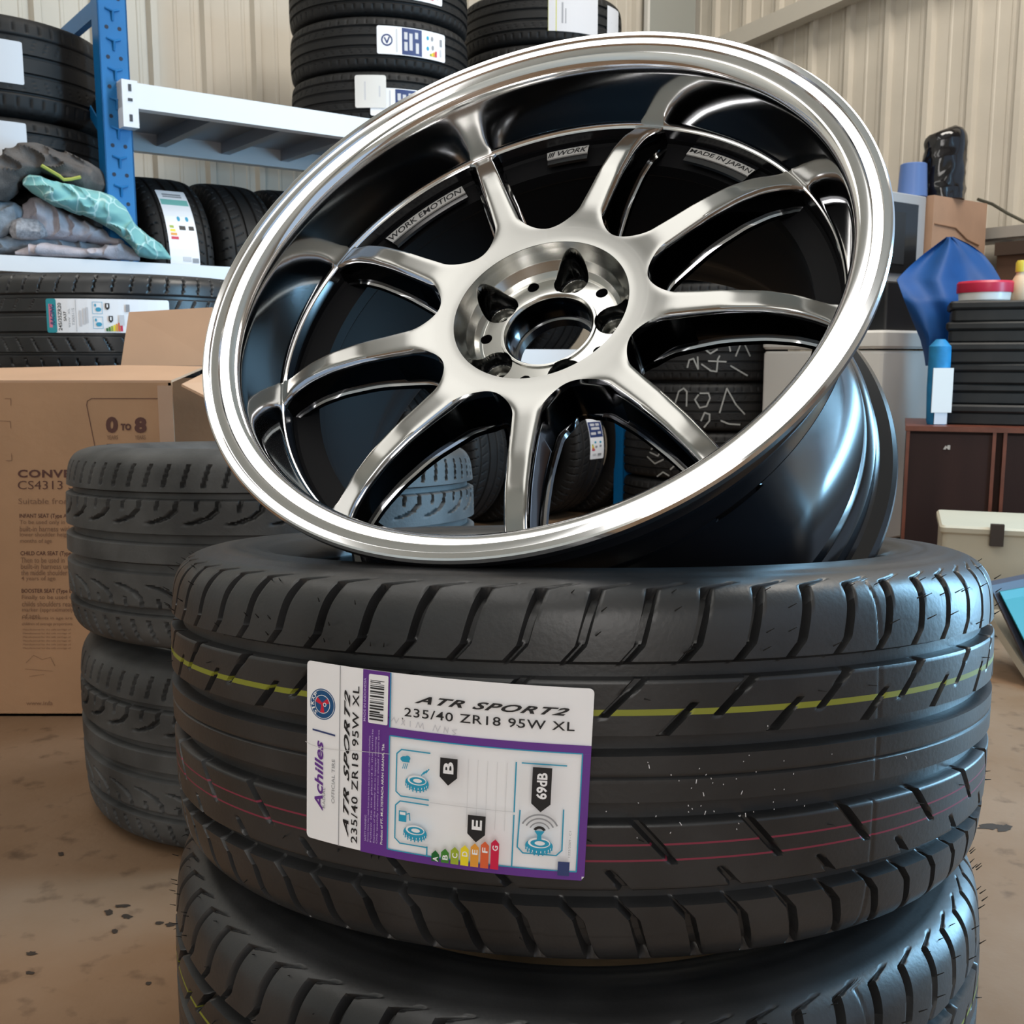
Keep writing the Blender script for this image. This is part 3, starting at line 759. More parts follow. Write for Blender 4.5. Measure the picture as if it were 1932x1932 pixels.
# ------------------------------------------------------------------ other tyres
NEWT = [RUB]
me_rib = tyre_mesh('tire', .297, .195, .163, pat_rib, 420, 80, 10, [RUBB])
me_rib2 = tyre_mesh('tire', .300, .195, .183, pat_rib, 420, 80, 10, [RUBB])
me_bay = tyre_mesh('tire', .333, .225, .190, pat_rib, 480, 90, 10, [RUBB])
me_bayw = tyre_mesh('tire', .335, .225, .260, pat_rib, 480, 100, 10, [RUBB])
me_left = tyre_mesh('tire', .316, .215, .196, pat_rib, 480, 90, 10, [RUBB])
me_hook = tyre_mesh('tire', .287, .190, .252, pat_hook, 900, 160, 16, [RUBW])
me_wide = tyre_mesh('tire', .340, .254, .226, pat_wide, 720, 130, 14, [RUB])
me_stand = tyre_mesh('tire', .283, .185, .195, pat_wide, 480, 110, 10, [RUBB])
me_chalk = tyre_mesh('tire', .318, .215, .180, pat_rib, 480, 90, 10, [RUBB])
def tyre(me, loc, label, group, rz=0.0, rot=None):
    o = link('tire', me, None, loc, rot if rot else (0,0,rz)); return tag(o, label, 'tire', group)
def th_px(c, px):
    """local angle of the point of a lying tyre that is seen at column px"""
    d = cam_dir(px, 600); return d
def th_at(o, R, px):
    """angle on the tyre surface met by the view ray of column px"""
    d = cam_dir(px, 600); dx, dy = d.x, d.y; l = math.hypot(dx, dy); dx /= l; dy /= l
    X0, Y0 = o.location.x, o.location.y; b = X0*dx+Y0*dy; q = b*b-(X0*X0+Y0*Y0-R*R)
    t = b - math.sqrt(max(q, 0)); return math.atan2(dy*t-Y0, dx*t-X0) - o.rotation_euler.z
def put_label(o, R, px, z, wdt, hgt, a, PW=200, PH=70):
    return a.build(on_tyre(R, th_at(o, R, px), z, wdt, hgt, PW, PH), o, .00006, .0005, 'label')

# two worn tyres, left of the front stack
b1 = tyre(me_hook, (-.339,1.543,.128), 'worn dark grey tire on the floor beneath another, in front of the cardboard carton', 'worn tires by the carton')
b2 = tyre(me_hook, (-.343,1.537,.383), 'worn dark grey tire stacked on another one in front of the cardboard carton', 'worn tires by the carton', rot=(Matrix.Rotation(-.055,4,'X') @ Matrix.Rotation(.9,4,'Z')).to_euler())

# wide tyre with a label behind the carton, on a hidden pile of three added to hold it up
pile = [tyre(me_left, (-.965,2.62,.098+.196*k), ['lowest', 'middle', 'highest'][k]+' of three dark tires piled under the labelled wide tire behind the carton', 'tires piled behind the carton', .3*k) for k in range(3)]
wt = tyre(me_wide, (-.965,2.62,.588+.113), 'wide black tire with teal-edged size label under the white shelf beam, behind the carton', 'tires piled behind the carton')
a = Art(); p = 'label_print'
a.rrect('label', 0, 0, 260, 64, 5, WHITE)
a.rrect(p, 0, 0, 22, 64, 4, TEALP, 2); a.line(p, [(9,52),(9,12)], 7, PINKP); a.text(p, 'RACING', 8, 10, 18, 50, NAVY, 90, .03, .3)
a.text(p, '245/35ZR20', 25, 8, 33, 60, BLACK, 90, .02); a.text(p, 'SA37', 37, 24, 43, 42, BLACK, 90, .015); a.text(p, '95W  XL', 47, 18, 51, 54, MGREY, 90); a.text(p, 'T300511S', 55, 18, 60, 50, MGREY, 90)
a.rect(p, 63, 2, 63.8, 62, MGREY)
for x, y0, y1 in ((70,22,52),(78,18,48),(84,16,46)): a.rect(p, x, y0, x+5, y1, LGREY)
for y in (6, 34):
    a.line(p, [(98,y),(118,y),(118,y+22),(98,y+22),(98,y)], .8, CYAN); a.disc(p, 110, y+14, 6, 4, CYAN); a.disc(p, 104, y+6, 2, 3, CYAN)
for x, y in ((124,8),(130,32)): a.poly(p, [(x,y),(x+9,y),(x+9,y+9),(x+4.5,y+13),(x,y+9)], BLACK); a.rect(p, x+3, y+2, x+6, y+8, WHITE)
for k in range(7): a.rect(p, 124+5*k, 55-2*k, 128+5*k, 61, ARROW[k])
a.rect(p, 166, 10, 174, 24, MGREY); a.rect(p, 152, 30, 162, 50, LGREY)
put_label(wt, .340, 205, .020, .2530, .0710, a, 260, 64)

# left bay: three lying tyres, the bottom one assumed as support
lc = Vector((-1.518, 3.18, 0))
for k in range(3):
    o = tyre(me_bayw if k == 2 else me_bay, (lc.x, lc.y, (.982,1.172,1.397)[k]), ['large dark tire at the bottom of the left rack pile, hidden behind the clothes', 'large dark tire with white sticker, second from top at the left photo edge', 'large dark tire with white sticker, topmost at the left photo edge'][k], 'tires in the left rack bay', .4*k)
    if k:
        a = Art(); a.rrect('label', 0, 0, 100, 70, 3, mat('plain_sticker', (.60,.62,.66), .5)); a.rect('label_print', 8, 30, 60, 33, LGREY)
        put_label(o, .335 if k == 2 else .333, 10 if k == 2 else 8, .002 if k == 2 else .022, .17, .108, a, 100, 70)

# upper deck stacks
def px_center(pxl, dist):
    d = cam_dir(pxl, 600); l = math.hypot(d.x, d.y); return d.x/l*dist, d.y/l*dist
cx, cy = px_center(725, 3.80)
names = ['lowest visible tire of the upper-shelf stack, with cream tag and blue label', 'middle tire of the upper-shelf stack with blue and white label', 'top tire of the left upper-shelf stack, cut by the photo edge']
for k in range(3):
    o = tyre(me_rib, (cx, cy, ZT1-.002+.0815+.163*k), names[k], 'left stack on the upper rack shelf', .5*k)
    put_label(o, .297, (775, 788, 782)[k], (-.018, .004, .010)[k], .238, .084, art_blue_label())
    if k == 0:
        a = Art(); a.rrect('tag', 0, 0, 60, 60, 4, mat('cream_card', (.80,.77,.73), .6)); a.rect('tag_print', 18, 12, 21, 46, LGREY); a.rect('tag_print', 46, 20, 49, 40, LGREY)
        a.build(on_tyre(.2995, th_at(o, .297, 707), .012, .098, .098, 60, 60), o, .00006, .0005, 'tag')
cx2, cy2 = px_center(1020, 4.22)
names = ['lowest tire of the right upper-shelf stack, hidden behind the polished wheel', 'tire just above the wheel rim in the right upper-shelf stack', 'tire with yellow-edged white sticker in the right upper-shelf stack']  # hidden lowest tyre is assumed, it carries the ones above
for k in range(3):
    o = tyre(me_rib2, (cx2, cy2, ZT1-.002+.0915+.183*k), names[k], 'right stack on the upper rack shelf', .7*k)
    if k == 2:
        a = Art(); a.rrect('label', 0, 0, 90, 70, 2, LGREY); a.rect('label_print', 0, 0, 14, 70, mat('print_lime', (.5,.5,.08), .5)); a.rect('label_print', 22, 20, 25, 56, MGREY); a.rect('label_print', 28, 30, 30, 56, MGREY)
        put_label(o, .300, 1080, .012, .195, .135, a, 90, 70)
        a = Art(); a.rrect('label', 0, 0, 40, 70, 2, LGREY); a.rect('label_print', 12, 30, 30, 33, MGREY)
        put_label(o, .300, 1150, .002, .09, .12, a, 40, 70)

# standing tyres on the lower deck (axis along the rack)
ROT_ST = (Matrix.Rotation(ROOM_A,4,'Z') @ Matrix.Rotation(math.pi/2,4,'Y')).to_euler()
def t_of_px(px, v):
    d = cam_dir(px, 600); k = d.x/d.y
    return (k*(P0.y + v*V.y) - (P0.x + v*V.x))/(UX - k*UY)
tt = t_of_px(352, .10)
where = ['with tall green and white sticker, standing just right of the blue post', 'standing second right of the blue post on the lower rack deck', 'standing third along the lower rack deck, behind the wheel lip', 'standing fourth along the lower rack deck, behind the wheel', 'standing fifth along the lower rack deck, behind the wheel', 'standing sixth along the lower rack deck, seen through the wheel bore', 'standing seventh along the lower rack deck, seen through the wheel bore', 'standing last on the lower rack deck, by the right post']
stand_t = []
for k in range(8):
    t = tt + .215*k
    if t > BAY-.15: break
    o = tyre(me_stand, rk(t, .362, ZB3+.012+.283), 'black tire '+where[k], 'tires standing on the lower rack deck', rot=ROT_ST); stand_t.append(o)
def on_standing(R, ang, zc, wdt, hgt, PW, PH):
    """label on a standing tyre: x across the tread (rack direction), y down the tread; ang = angle of its centre, 0 = top, + toward the viewer"""
    def fn(x, y, lift):
        b = (x/PW-.5)*wdt; a_ = ang + (y/PH-.5)*hgt/R; rr = R+.0006+lift
        # local axes of ROT_ST: local x -> -world z, local y -> V, local z -> U
        return (-rr*math.cos(a_), -rr*math.sin(a_), zc+b)
    return fn
def swapped(fn, w_): return lambda x, y, lift: fn(w_-y, x, lift)     # label whose length runs down the tread
a = Art(); p = 'label_print'
a.rrect('label', 0, 0, 180, 56, 3, WHITE, 14); a.rect(p, 10, 10, 20, 46, MGREY); a.rect(p, 26, 2, 40, 54, mat('print_mint', (.2,.5,.45), .5)); a.disc(p, 70, 30, 5, 3, CYAN); a.disc(p, 70, 14, 5, 3, CYAN)
for k in range(4): a.rect(p, 84+7*k, 42-2*k, 89+7*k, 50, ARROW[(2,3,4,6)[k]])
a.rect(p, 84, 20, 92, 32, BLACK); a.rect(p, 84, 4, 92, 14, BLACK); a.rect(p, 140, 16, 148, 32, LGREY); a.rect(p, 142, 2, 150, 14, MGREY)
a.build(swapped(on_standing(.283, math.radians(68), -.004, .088, .30, 56, 180), 56), stand_t[0], .00006, .0005, 'label')

# standing tyres on the floor under the rack
tf = t_of_px(1016, .30)
ROT_FL = (Matrix.Rotation(math.radians(48),4,'Z') @ Matrix.Rotation(math.pi/2,4,'Y')).to_euler()
fl = []
for k in (0,1,2,3,-1):
    fl.append(tyre(me_stand, rk(tf-.24*k, .30, .283), ['black tire with blue and white label standing on the floor beside the right blue post', 'black tire on the floor, next left of the labelled floor tire', 'black tire on the floor, third left from the right blue post', 'black tire on the floor, fourth left from the right blue post', 'black tire on the floor wedged between the labelled one and the right blue post'][k], 'tires standing on the floor under the rack', rot=ROT_FL))
art_blue_label().build(swapped(on_standing(.283, math.radians(76), .020, .085, .215, 70, 200), 70), fl[0], .00006, .0005, 'label')

# chalk-marked stack right of the rack
ccx, ccy = px_center(1330, 4.26)
ch = []
for k in range(6):
    ch.append(tyre(me_chalk, (ccx, ccy, .0905+.181*k), ['lowest dark tire', 'chalk-marked second tire up', 'chalk-marked third tire up', 'chalk-marked fourth tire up', 'unmarked fifth tire up', 'topmost dark tire'][k]+' in the chalk-marked stack by the freezer', 'chalk-marked stack by the freezer', .2*k))
def chalk(o, px, z, strokes, wdt=.30, hgt=.17):
    a = Art()
    for s_ in strokes: a.line('chalk_mark', s_, 1.8, CHALK)
    a.build(on_tyre(.318, th_at(o, .318, px), z, wdt, hgt, 100, 58), o, .00002, .0006)
chalk(ch[3], 1350, -.01, [[(16,6),(28,8)],[(32,2),(32,8)],[(40,2),(40,17),(45,21),(53,16)],[(52,10),(60,2),(66,6),(69,18)],[(76,24),(84,4),(95,24)],
     [(18,38),(20,29),(25,27),(31,40),(30,25)],[(35,34),(46,42),(53,43),(54,28),(56,24)],[(43,30),(64,31)],[(70,36),(92,48)]])
chalk(ch[2], 1350, -.004, [[(4,22),(8,8),(14,4),(18,8),(18,26)],[(32,12),(28,18),(34,28),(42,26),(46,16),(44,10),(34,10)],[(58,34),(66,4),(78,24),(90,36)],[(36,44),(40,34),(46,36),(46,44),(40,52)],[(60,44),(70,48),(84,49)]])
chalk(ch[1], 1260, .0, [[(30,8),(36,4),(40,10)],[(30,22),(38,16),(46,22),(40,30),(28,26)],[(24,32),(36,40),(48,34)],[(58,46),(64,40),(76,46)],[(40,56),(48,50),(56,54)]])

# ------------------------------------------------------------------ cardboard carton
CARD = mat('brown_cardboard', (.40,.235,.135), .75, 0, .25, .08, 5, .05, 60)
CARD_SHADE = mat('cardboard_inside', (.12,.055,.03), .8, 0, .2)  # darker side-panel copy, shade of the open box put into the colour
CARDL = mat('cardboard_flap', (.52,.33,.215), .75, 0, .25, .05, 6)
INK = mat('box_ink', (.085,.03,.022), .7); INKL = mat('box_ink_faint', (.20,.105,.06), .7)
carton = thing('cardboard_carton', 'large brown printed cardboard carton with open top flaps, left of the worn tires', 'box')
BY = 1.82; bl = -1.22; br = at(327, 800, BY).x; bt = at(150, 722, BY).z; bd = .40; cth = .005
m = MB()
m.box((bl,BY,0),(br,BY+cth,bt)).box((bl,BY+bd-cth,0),(br,BY+bd,bt)).box((bl,BY,0),(bl+cth,BY+bd,bt)).box((bl,BY,0),(br,BY+bd,cth))
m.build('body', [CARD], carton, 0)
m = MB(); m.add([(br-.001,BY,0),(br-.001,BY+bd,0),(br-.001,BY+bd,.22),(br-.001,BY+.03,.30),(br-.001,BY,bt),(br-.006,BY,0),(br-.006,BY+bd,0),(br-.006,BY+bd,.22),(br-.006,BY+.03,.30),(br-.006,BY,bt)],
      [(0,1,2,3,4),(9,8,7,6,5),(0,5,6,1),(1,6,7,2),(2,7,8,3),(3,8,9,4),(4,9,5,0)]); m.build('side_panel', [CARD_SHADE], carton, 0)
def slab(pts, n, mi=0, th=.004):
    P = [Vector(p) for p in pts]; n = Vector(n).normalized()*th; k = len(P)
    m = MB(); m.add(P + [p+n for p in P], [tuple(range(k-1,-1,-1)), tuple(range(k,2*k))] + [(i,(i+1)%k,k+(i+1)%k,k+i) for i in range(k)], mi); return m
# front flap folded inward, rising a little
z_r = bt + .018
slab([(bl,BY,bt),(br,BY,bt),(br-.0,BY+.20,z_r+.004),(br-.16,BY+.24,z_r+.006),(bl+.2,BY+.24,z_r),(bl,BY+.14,bt+.006)], (0,-.08,1)).build('flap', [CARDL], carton, 0)
f2 = [at(228,690,BY+.3), at(243,589,BY+.34), at(400,580,BY+.34), at(420,690,BY+.3)]
slab(f2, (0,1,.1)).build('flap', [CARDL], carton, 0)
f3 = [at(342,729,BY), at(398,757,BY-.02), at(430,720,BY+.15), at(400,700,BY+.22)]
slab(f3, (.2,0,1)).build('flap', [CARDL], carton, 0)
MB().box((br-.024,BY-.0016,.0),(br+.0012,BY-.0004,bt-.005)).build('packing_tape', [mat('clear_tape', (.42,.27,.185), .22, 0, .5)], carton, 0)
a = Art(); T = 'printing'
def L2(x, y): return x, y     # art drawn in photo pixels of the front face
a.line(T, [(183,860),(164,765),(165,757),(173,752),(302,752),(312,762),(314,860)], 1.4, INK)
a.text(T, '0', 200,786,223,817, INK, 0, .055); a.text(T, 'TO', 228,799,248,812, INK, 0, .06); a.text(T, '8', 254,787,277,817, INK, 0, .055)
a.text(T, 'YEARS', 202,821,223,829, INKL, 0, .01); a.text(T, 'YEARS', 255,821,275,829, INKL, 0, .01); a.line(T, [(202,838),(277,839)], 1.4, INK)
a.text(T, 'CONVERTIBLE', 34,886,225,901, INK, 0, .03, 0, 1.1); a.text(T, 'CS4313 SEAT', 34,907,190,923, INK, 0, -.004)
a.text(T, 'Suitable from 0 to 8 years', 35,940,230,954, INKL, 0, 0)
rows_ = ['INFANT SEAT (Type A)','To be used only in rear facing','built-in harness with','lower shoulder height','months of age','','CHILD CAR SEAT (Type B)','Then to be used in','built-in harness until','the middle shoulder','4 years of age','','BOOSTER SEAT (Type E)','Finally to be used until','childs shoulders reach the','marker (approximately','of age)']
for i, s_ in enumerate(rows_):
    if s_: a.text(T, s_, 37+i*.35, 969+11.8*i, 37+i*.35+4.6*len(s_), 979+11.8*i, INK if i in (0,6,12) else INKL, 0, .012 if i in (0,6,12) else .004)
for i in range(2): a.text(T, ['Movements in age are','children of average proportions'][i], 42, 1163+11*i, 42+95, 1170+11*i, INKL, 0, 0)
for i in range(6): a.text(T, 'Manufactured for the safe carriage of', 44, 1186+7*i, 134, 1190+7*i, INKL, 0, 0)
a.line(T, [(0,798-4),(20,795),(21,808)], 1, INKL); a.line(T, [(22,856),(23,869),(12,869)], 1, INKL); a.line(T, [(10,752),(21,752),(21,765)], 1, INKL)
a.line(T, [(50,1250),(64,1236),(80,1244),(96,1240),(104,1256)], .8, INKL); a.line(T, [(48,1262),(100,1266)], .8, INKL); a.line(T, [(56,1276),(84,1272)], .8, INKL)
a.text(T, 'www.infa', 50,1322,100,1330, INKL)
def fn_box(x, y, lift):
    p_ = at(x, y, BY); return (p_.x, BY - lift, p_.z)
a.build(fn_box, carton, .000002, .0012)

rebase(carton, ((bl+br)/2, BY+bd/2, 0))
# ------------------------------------------------------------------ clothes on the left shelf
def cloth(name, top, bot, Yf, bulge, m, label, cat, seed, amp=.010, nx=150, nphi=56, freq=9):
    xs = np.linspace(top[0][0], top[-1][0], nx)
    yt = np.interp(xs, *zip(*top)); yb = np.interp(xs, *zip(*bot))
    vs_, fs = [], []
    for i, x in enumerate(xs):
        e = min(1, .25 + 4*min(i, nx-1-i)/nx)
        for k in range(nphi):
            ph = 2*math.pi*k/nphi
            yy = (yt[i]+yb[i])/2 - (yb[i]-yt[i])/2*math.sin(ph)
            Yb = Yf(x); Y = Yb - bulge*e*math.copysign(abs(math.cos(ph))**.8, math.cos(ph))
            p = at(x, yy, Y)
            q = Vector((p.x*freq + seed, p.z*freq*2.6, Y*freq*.6))
            q.z += q.x*.9
            w_ = noise.noise(q*.6 + Vector((4,1,7)))
            n_ = noise.noise(q)*.5 + (1-abs(noise.noise(q*1.25 + Vector((w_,0,w_)))))**4*1.5 - .6 + noise.noise(q*4.1)*.18
            p += Vector((0,-1,.25))*amp*1.25*n_*e
            vs_.append(p)
    for i in range(nx-1): fs += [(i*nphi+k, (i+1)*nphi+k, (i+1)*nphi+(k+1)%nphi, i*nphi+(k+1)%nphi) for k in range(nphi)]
    fs += [tuple(range(nphi)), tuple((nx-1)*nphi+k for k in range(nphi-1,-1,-1))]
    mb = MB().add(vs_, fs)
    c0 = Vector((0,0,0))
    for v_ in vs_: c0 += v_
    c0 /= len(vs_); c0.z = min(v_.z for v_ in vs_)
    mb.v = [tuple(Vector(v_)-c0) for v_ in mb.v]
    o = mb.build(name, m, None, 60, c0)
    return tag(o, label, cat, 'clothes and linen on the left shelf')
def Yrk(off):   # depth of the rack front line (offset off towards the viewer) at column x
    def f(x):
        k = cam_dir(x, 500); k = k.x/k.y
        return (P0.dot(V) - off)/(-UY*k + UX)
    return f
M_COAT = mat('dark_grey_cloth', (.105,.095,.09), .85, 0, .2, .25, 30, .3, 300)
M_GREYC = mat('grey_cloth', (.26,.28,.31), .85, 0, .2, .2, 40, .3, 300)
M_LIL = mat('pale_lilac_cloth', (.50,.45,.48), .85, 0, .2, .12, 40, .3, 300)
M_HEA = mat('heather_grey_cloth', (.36,.35,.37), .9, 0, .2, .25, 120, .3, 400)
def teal_mat():
    m = bpy.data.materials.new('teal_patterned_sheet'); m.use_nodes = True; nt = m.node_tree; b = nt.nodes['Principled BSDF']; b.inputs['Roughness'].default_value = .85
    tc = nt.nodes.new('ShaderNodeTexCoord'); v = nt.nodes.new('ShaderNodeTexVoronoi'); v.feature = 'DISTANCE_TO_EDGE'; v.inputs['Scale'].default_value = 17
    r = nt.nodes.new('ShaderNodeValToRGB'); r.color_ramp.elements[0].position = .012; r.color_ramp.elements[1].position = .05
    r.color_ramp.elements[0].color = (.46,.68,.67,1); r.color_ramp.elements[1].color = (.20,.45,.45,1)
    nz = nt.nodes.new('ShaderNodeTexNoise'); nz.inputs['Scale'].default_value = 9
    ad = nt.nodes.new('ShaderNodeMixRGB'); ad.blend_type = 'ADD'; ad.inputs[0].default_value = .10
    nt.links.new(tc.outputs['Object'], nz.inputs['Vector']); nt.links.new(tc.outputs['Object'], ad.inputs[1]); nt.links.new(nz.outputs[1], ad.inputs[2])
    nt.links.new(ad.outputs[0], v.inputs['Vector']); nt.links.new(v.outputs[0], r.inputs[0]); nt.links.new(r.outputs[0], b.inputs['Base Color']); return m
M_TEAL = teal_mat()
cloth('folded_cloth', [(-60,446),(0,444),(60,446),(150,454),(235,462)], [(-60,479),(0,481),(60,483),(150,486),(235,490)], Yrk(-.07), .055, M_GREYC, 'blue-grey cloth at the bottom of the linen pile', 'cloth', 3.1)
cloth('folded_cloth', [(28,474),(60,461),(120,461),(170,469),(230,458),(264,478)], [(28,480),(60,484),(120,486),(170,488),(230,490),(264,492)], Yrk(.000), .040, M_LIL, 'pale pinkish cloth lying right above the white beam', 'cloth', 7.7)
cloth('folded_cloth', [(42,386),(55,378),(75,375),(110,392),(150,412),(200,436),(240,455),(266,474)], [(42,440),(60,450),(100,455),(180,460),(240,470),(266,486)], Yrk(-.05), .060, M_LIL, 'pale lilac crumpled cloth under the teal patterned sheet', 'cloth', 11.3, .014)
cloth('rolled_cloth', [(18,428),(24,416),(40,411),(70,414),(90,430)], [(18,440),(24,450),(40,453),(70,452),(90,446)], Yrk(-.01), .035, M_HEA, 'small rolled heather grey cloth at the left of the pile', 'cloth', 1.3, .004)
cloth('folded_cloth', [(-60,382),(0,380),(30,384),(48,395)], [(-60,452),(0,452),(30,440),(48,405)], Yrk(-.06), .06, M_GREYC, 'blue-grey cloth at the left photo edge under the dark coat', 'cloth', 5.2)
cloth('bed_sheet', [(44,342),(54,329),(75,330),(100,344),(140,350),(190,361),(215,371),(240,394),(252,418),(262,430),(285,448),(305,461),(323,486)], [(44,350),(60,364),(100,388),(140,402),(180,418),(215,436),(245,462),(262,484),(285,489),(305,490),(323,490)], Yrk(.018), .050, M_TEAL, 'teal sheet with white network pattern spilling over the shelf beam', 'bed sheet', 2.2, .012)
coat = cloth('coat', [(-60,302),(0,289),(40,275),(75,276),(130,290),(165,304),(190,320),(204,338),(207,350)], [(-60,392),(0,388),(30,362),(50,336),(80,328),(110,342),(130,354),(160,365),(185,367),(200,362),(207,354)], Yrk(-.045), .075, M_COAT, 'dark grey crumpled coat with lime piping on top of the linen pile', 'coat', 9.4, .016)
pts = [at(x, y, Yrk(-.045)(x) - .080) - coat.location for x, y in ((78,312),(95,322),(112,332),(120,339),(135,338),(152,334))]
MB().tube(pts, .0045, 6).build('piping', mat('lime_piping', (.38,.40,.08), .8), coat)

# ------------------------------------------------------------------ right-hand side
FRW = mat('white_enamel', (.78,.76,.72), .3, 0, .5, .03, 3); 
FZ = Vector((1.21,3.50,0)); MF = Matrix.Translation(FZ) @ Matrix.Rotation(ROOM_A,4,'Z')
fz = thing('chest_freezer', 'white chest freezer with rounded corners behind the brown cabinet', 'freezer', FZ, (0,0,ROOM_A))
MB().rbox((0,0,.02),(.75,.50,.655),.022).build('body', FRW, fz)
MB().rbox((-.004,-.004,.662),(.754,.504,.722),.024).build('lid', FRW, fz)
MB().box((.02,.02,0),(.73,.48,.02)).build('plinth', RUBB, fz)
tag(MB().rbox((.10,.06,.722),(.72,.44,.885),.012,0).build('plastic_crate', mat('black_plastic', (.008,.008,.009), .4), None, 30, FZ, (0,0,ROOM_A)), 'black plastic crate between the white freezer and the microwave', 'crate')
mw = thing('microwave_oven', 'grey microwave oven with dark door, right behind the wheel lip', 'microwave', FZ + U*.0 + Vector((0,0,.885)), (0,0,ROOM_A))
mwx = .0
MB().rbox((-.10,.08,0),(.335,.44,.295),.008).build('casing', mat('grey_enamel', (.42,.43,.44), .4), mw)
MB().box((-.09,.072,.03),(.275,.08,.262)).build('door', mat('dark_glass', (.012,.014,.016), .15), mw)
MB().box((-.06,.070,.06),(.20,.0725,.23)).build('door_window', mat('black_mesh', (.02,.022,.024), .5), mw)
cb = thing('cardboard_box', 'plain brown cardboard box beside the microwave, topped by the black bag', 'box', FZ + U*.345 + V*.06 + Vector((0,0,.885)), (0,0,ROOM_A))
MB().box((0,0,0),(.345,.34,.300)).build('body', [mat('light_cardboard', (.47,.29,.19), .75, 0, .25, .08, 7)], cb, 0)
MB().tube([(.01,-.001,.205),(.14,-.002,.200),(.22,-.002,.165),(.30,-.002,.150)], .003, 6).build('crease', mat('crease_brown', (.30,.17,.10), .8), cb)
cpp = at(1721, 366, 3.80); cpp.z = 1.180
cup = MB().lathe([(.046,0),(.050,.003),(.044,.112),(.040,.115),(.039,.112),(.044,.006)], 40); cup = cup.build('plastic_cup', mat('blue_plastic', (.10,.18,.42), .35, 0, .5), None, 40, (cpp.x,cpp.y,1.1802)); tag(cup, 'blue upturned plastic cup on top of the microwave', 'cup')
# black bag
def bag():
    vs_, fs = [], []; n = 40; L = 26
    for i in range(L):
        z = .26*i/(L-1); base = .076*(1 - .06*(i/(L-1))) 
        for k in range(n):
            t = 2*math.pi*k/n; q = Vector((math.cos(t)*1.6, math.sin(t)*1.6, z*14))
            r = base*(1 + .10*noise.noise(q*1.3) + .07*abs(noise.noise(q*2.7)))
            if i > L-5: r *= (1, .97, .92, .80, .45)[i-(L-5)]
            if i in (3,4): r *= 1.04
            vs_.append((r*math.cos(t), r*math.sin(t)*.8, z*.93 + (.012*math.cos(t) if i > L-8 else 0)))
    for i in range(L-1): fs += [(i*n+k, i*n+(k+1)%n, (i+1)*n+(k+1)%n, (i+1)*n+k) for k in range(n)]
    fs += [tuple(range(n-1,-1,-1)), tuple((L-1)*n+k for k in range(n))]
    o = MB().add(vs_, fs).build('plastic_bag', mat('glossy_black_plastic', (.006,.005,.006), .12, 0, .6), None, 60)
    p = at(1778, 370, 3.88); o.location = (p.x, p.y, 1.186); return tag(o, 'glossy black bag-wrapped bundle standing on the brown box', 'bag')
bag()

# brown cabinet
CY = 2.98
cab = thing('wooden_cabinet', 'low dark brown two-door wooden cabinet behind the cream box', 'cabinet')
WOOD = mat('dark_brown_wood', (.026,.010,.007), .6, 0, .2, .3, 6, stretch=(1,1,.15)); WOODE = mat('reddish_wood_edge', (.13,.035,.018), .4, 0, .4, .2, 20)
cx0 = at(1706, 900, CY).x; cz = at(1780, 803, CY).z; cwd = .64
m = MB(); m.box((cx0,CY+.012,0),(cx0+cwd,CY+.40,cz-.014)); m.build('carcass', WOOD, cab, 0)
MB().box((cx0-.004,CY-.006,cz-.014),(cx0+cwd+.004,CY+.404,cz)).build('top_board', WOODE, cab, 0)
xm = at(1864, 900, CY).x
for x0, x1 in ((cx0, xm-.006), (xm+.012, cx0+cwd)):
    d_ = MB().box((x0+.009,CY,.03),(x1-.009,CY+.012,cz-.022)).build('door', WOOD, cab, 0)
    for xa in (x0, x1-.009): MB().box((xa,CY-.004,.02),(xa+.009,CY+.012,cz-.014)).build('door_edge', WOODE, d_, 0)
kp = at(1781, 842, CY-.002)
MB().prism([(-.009,-.006),(-.002,-.006),(-.001,-.001),(.004,-.006),(.009,-.006),(.009,.006),(.002,.006),(.001,.001),(-.003,.005)], .002, 0, Matrix.Translation((kp.x,CY,kp.z)) @ Matrix.Rotation(math.pi/2,4,'X')).build('key_plate', mat('dull_silver', (.45,.43,.4), .4, .8), cab, 0)

rebase(cab, (cx0, CY, 0), -20)
# black trays
TRY = mat('black_tray_plastic', (.013,.012,.011), .55, 0, .4, .3, 15)
tx0 = at(1792, 700, CY+.02).x; n_tr = 6; th = (at(1850, 566, CY).z - cz)/n_tr
for k in range(n_tr):
    m = MB(); M_ = Matrix.Translation((tx0+.004*((k*7)%3-1), CY+.05+.008*((k*5)%3), cz+th*k+.0006)) @ Matrix.Rotation(math.radians(-22+(-1.5,.8,-.6,1.2,-.9,1.5)[k]),4,'Z')
    m.rbox((.008,.006,0),(.322,.256,th*.60),.012); m.rbox((0,0,th*.60),(.33,.262,th-.001),.014)
    o = m.build('plastic_tray', TRY, None, 30); o.matrix_world = M_
    tag(o, ['lowest black tray, resting on the brown cabinet top','second black tray up from the brown cabinet','third black tray up from the brown cabinet','third black tray down from the red-lidded tub','second black tray down from the red-lidded tub','topmost black tray, right under the red-lidded tub'][k], 'tray', 'black trays stacked on the cabinet')
zt = cz + th*n_tr + .001
lp = at(1858, 566, CY+.11)
tub = thing('plastic_tub', 'flat white tub with red lid on top of the black trays', 'tub', (lp.x, CY+.11, zt))
MB().lathe([(.066,0),(.070,.003),(.072,.024),(.05,.024)], 40).build('body', FRW, tub)
MB().lathe([(.076,.024),(.077,.028),(.077,.050),(.073,.056),(.05,.056)], 40).build('lid', mat('red_plastic', (.50,.015,.05), .35), tub)
bp_ = at(1926, 556, CY+.06)
bo = thing('spray_bottle', 'beige bottle with yellow cap at the right photo edge on the black trays', 'bottle', (bp_.x, CY+.07, zt))
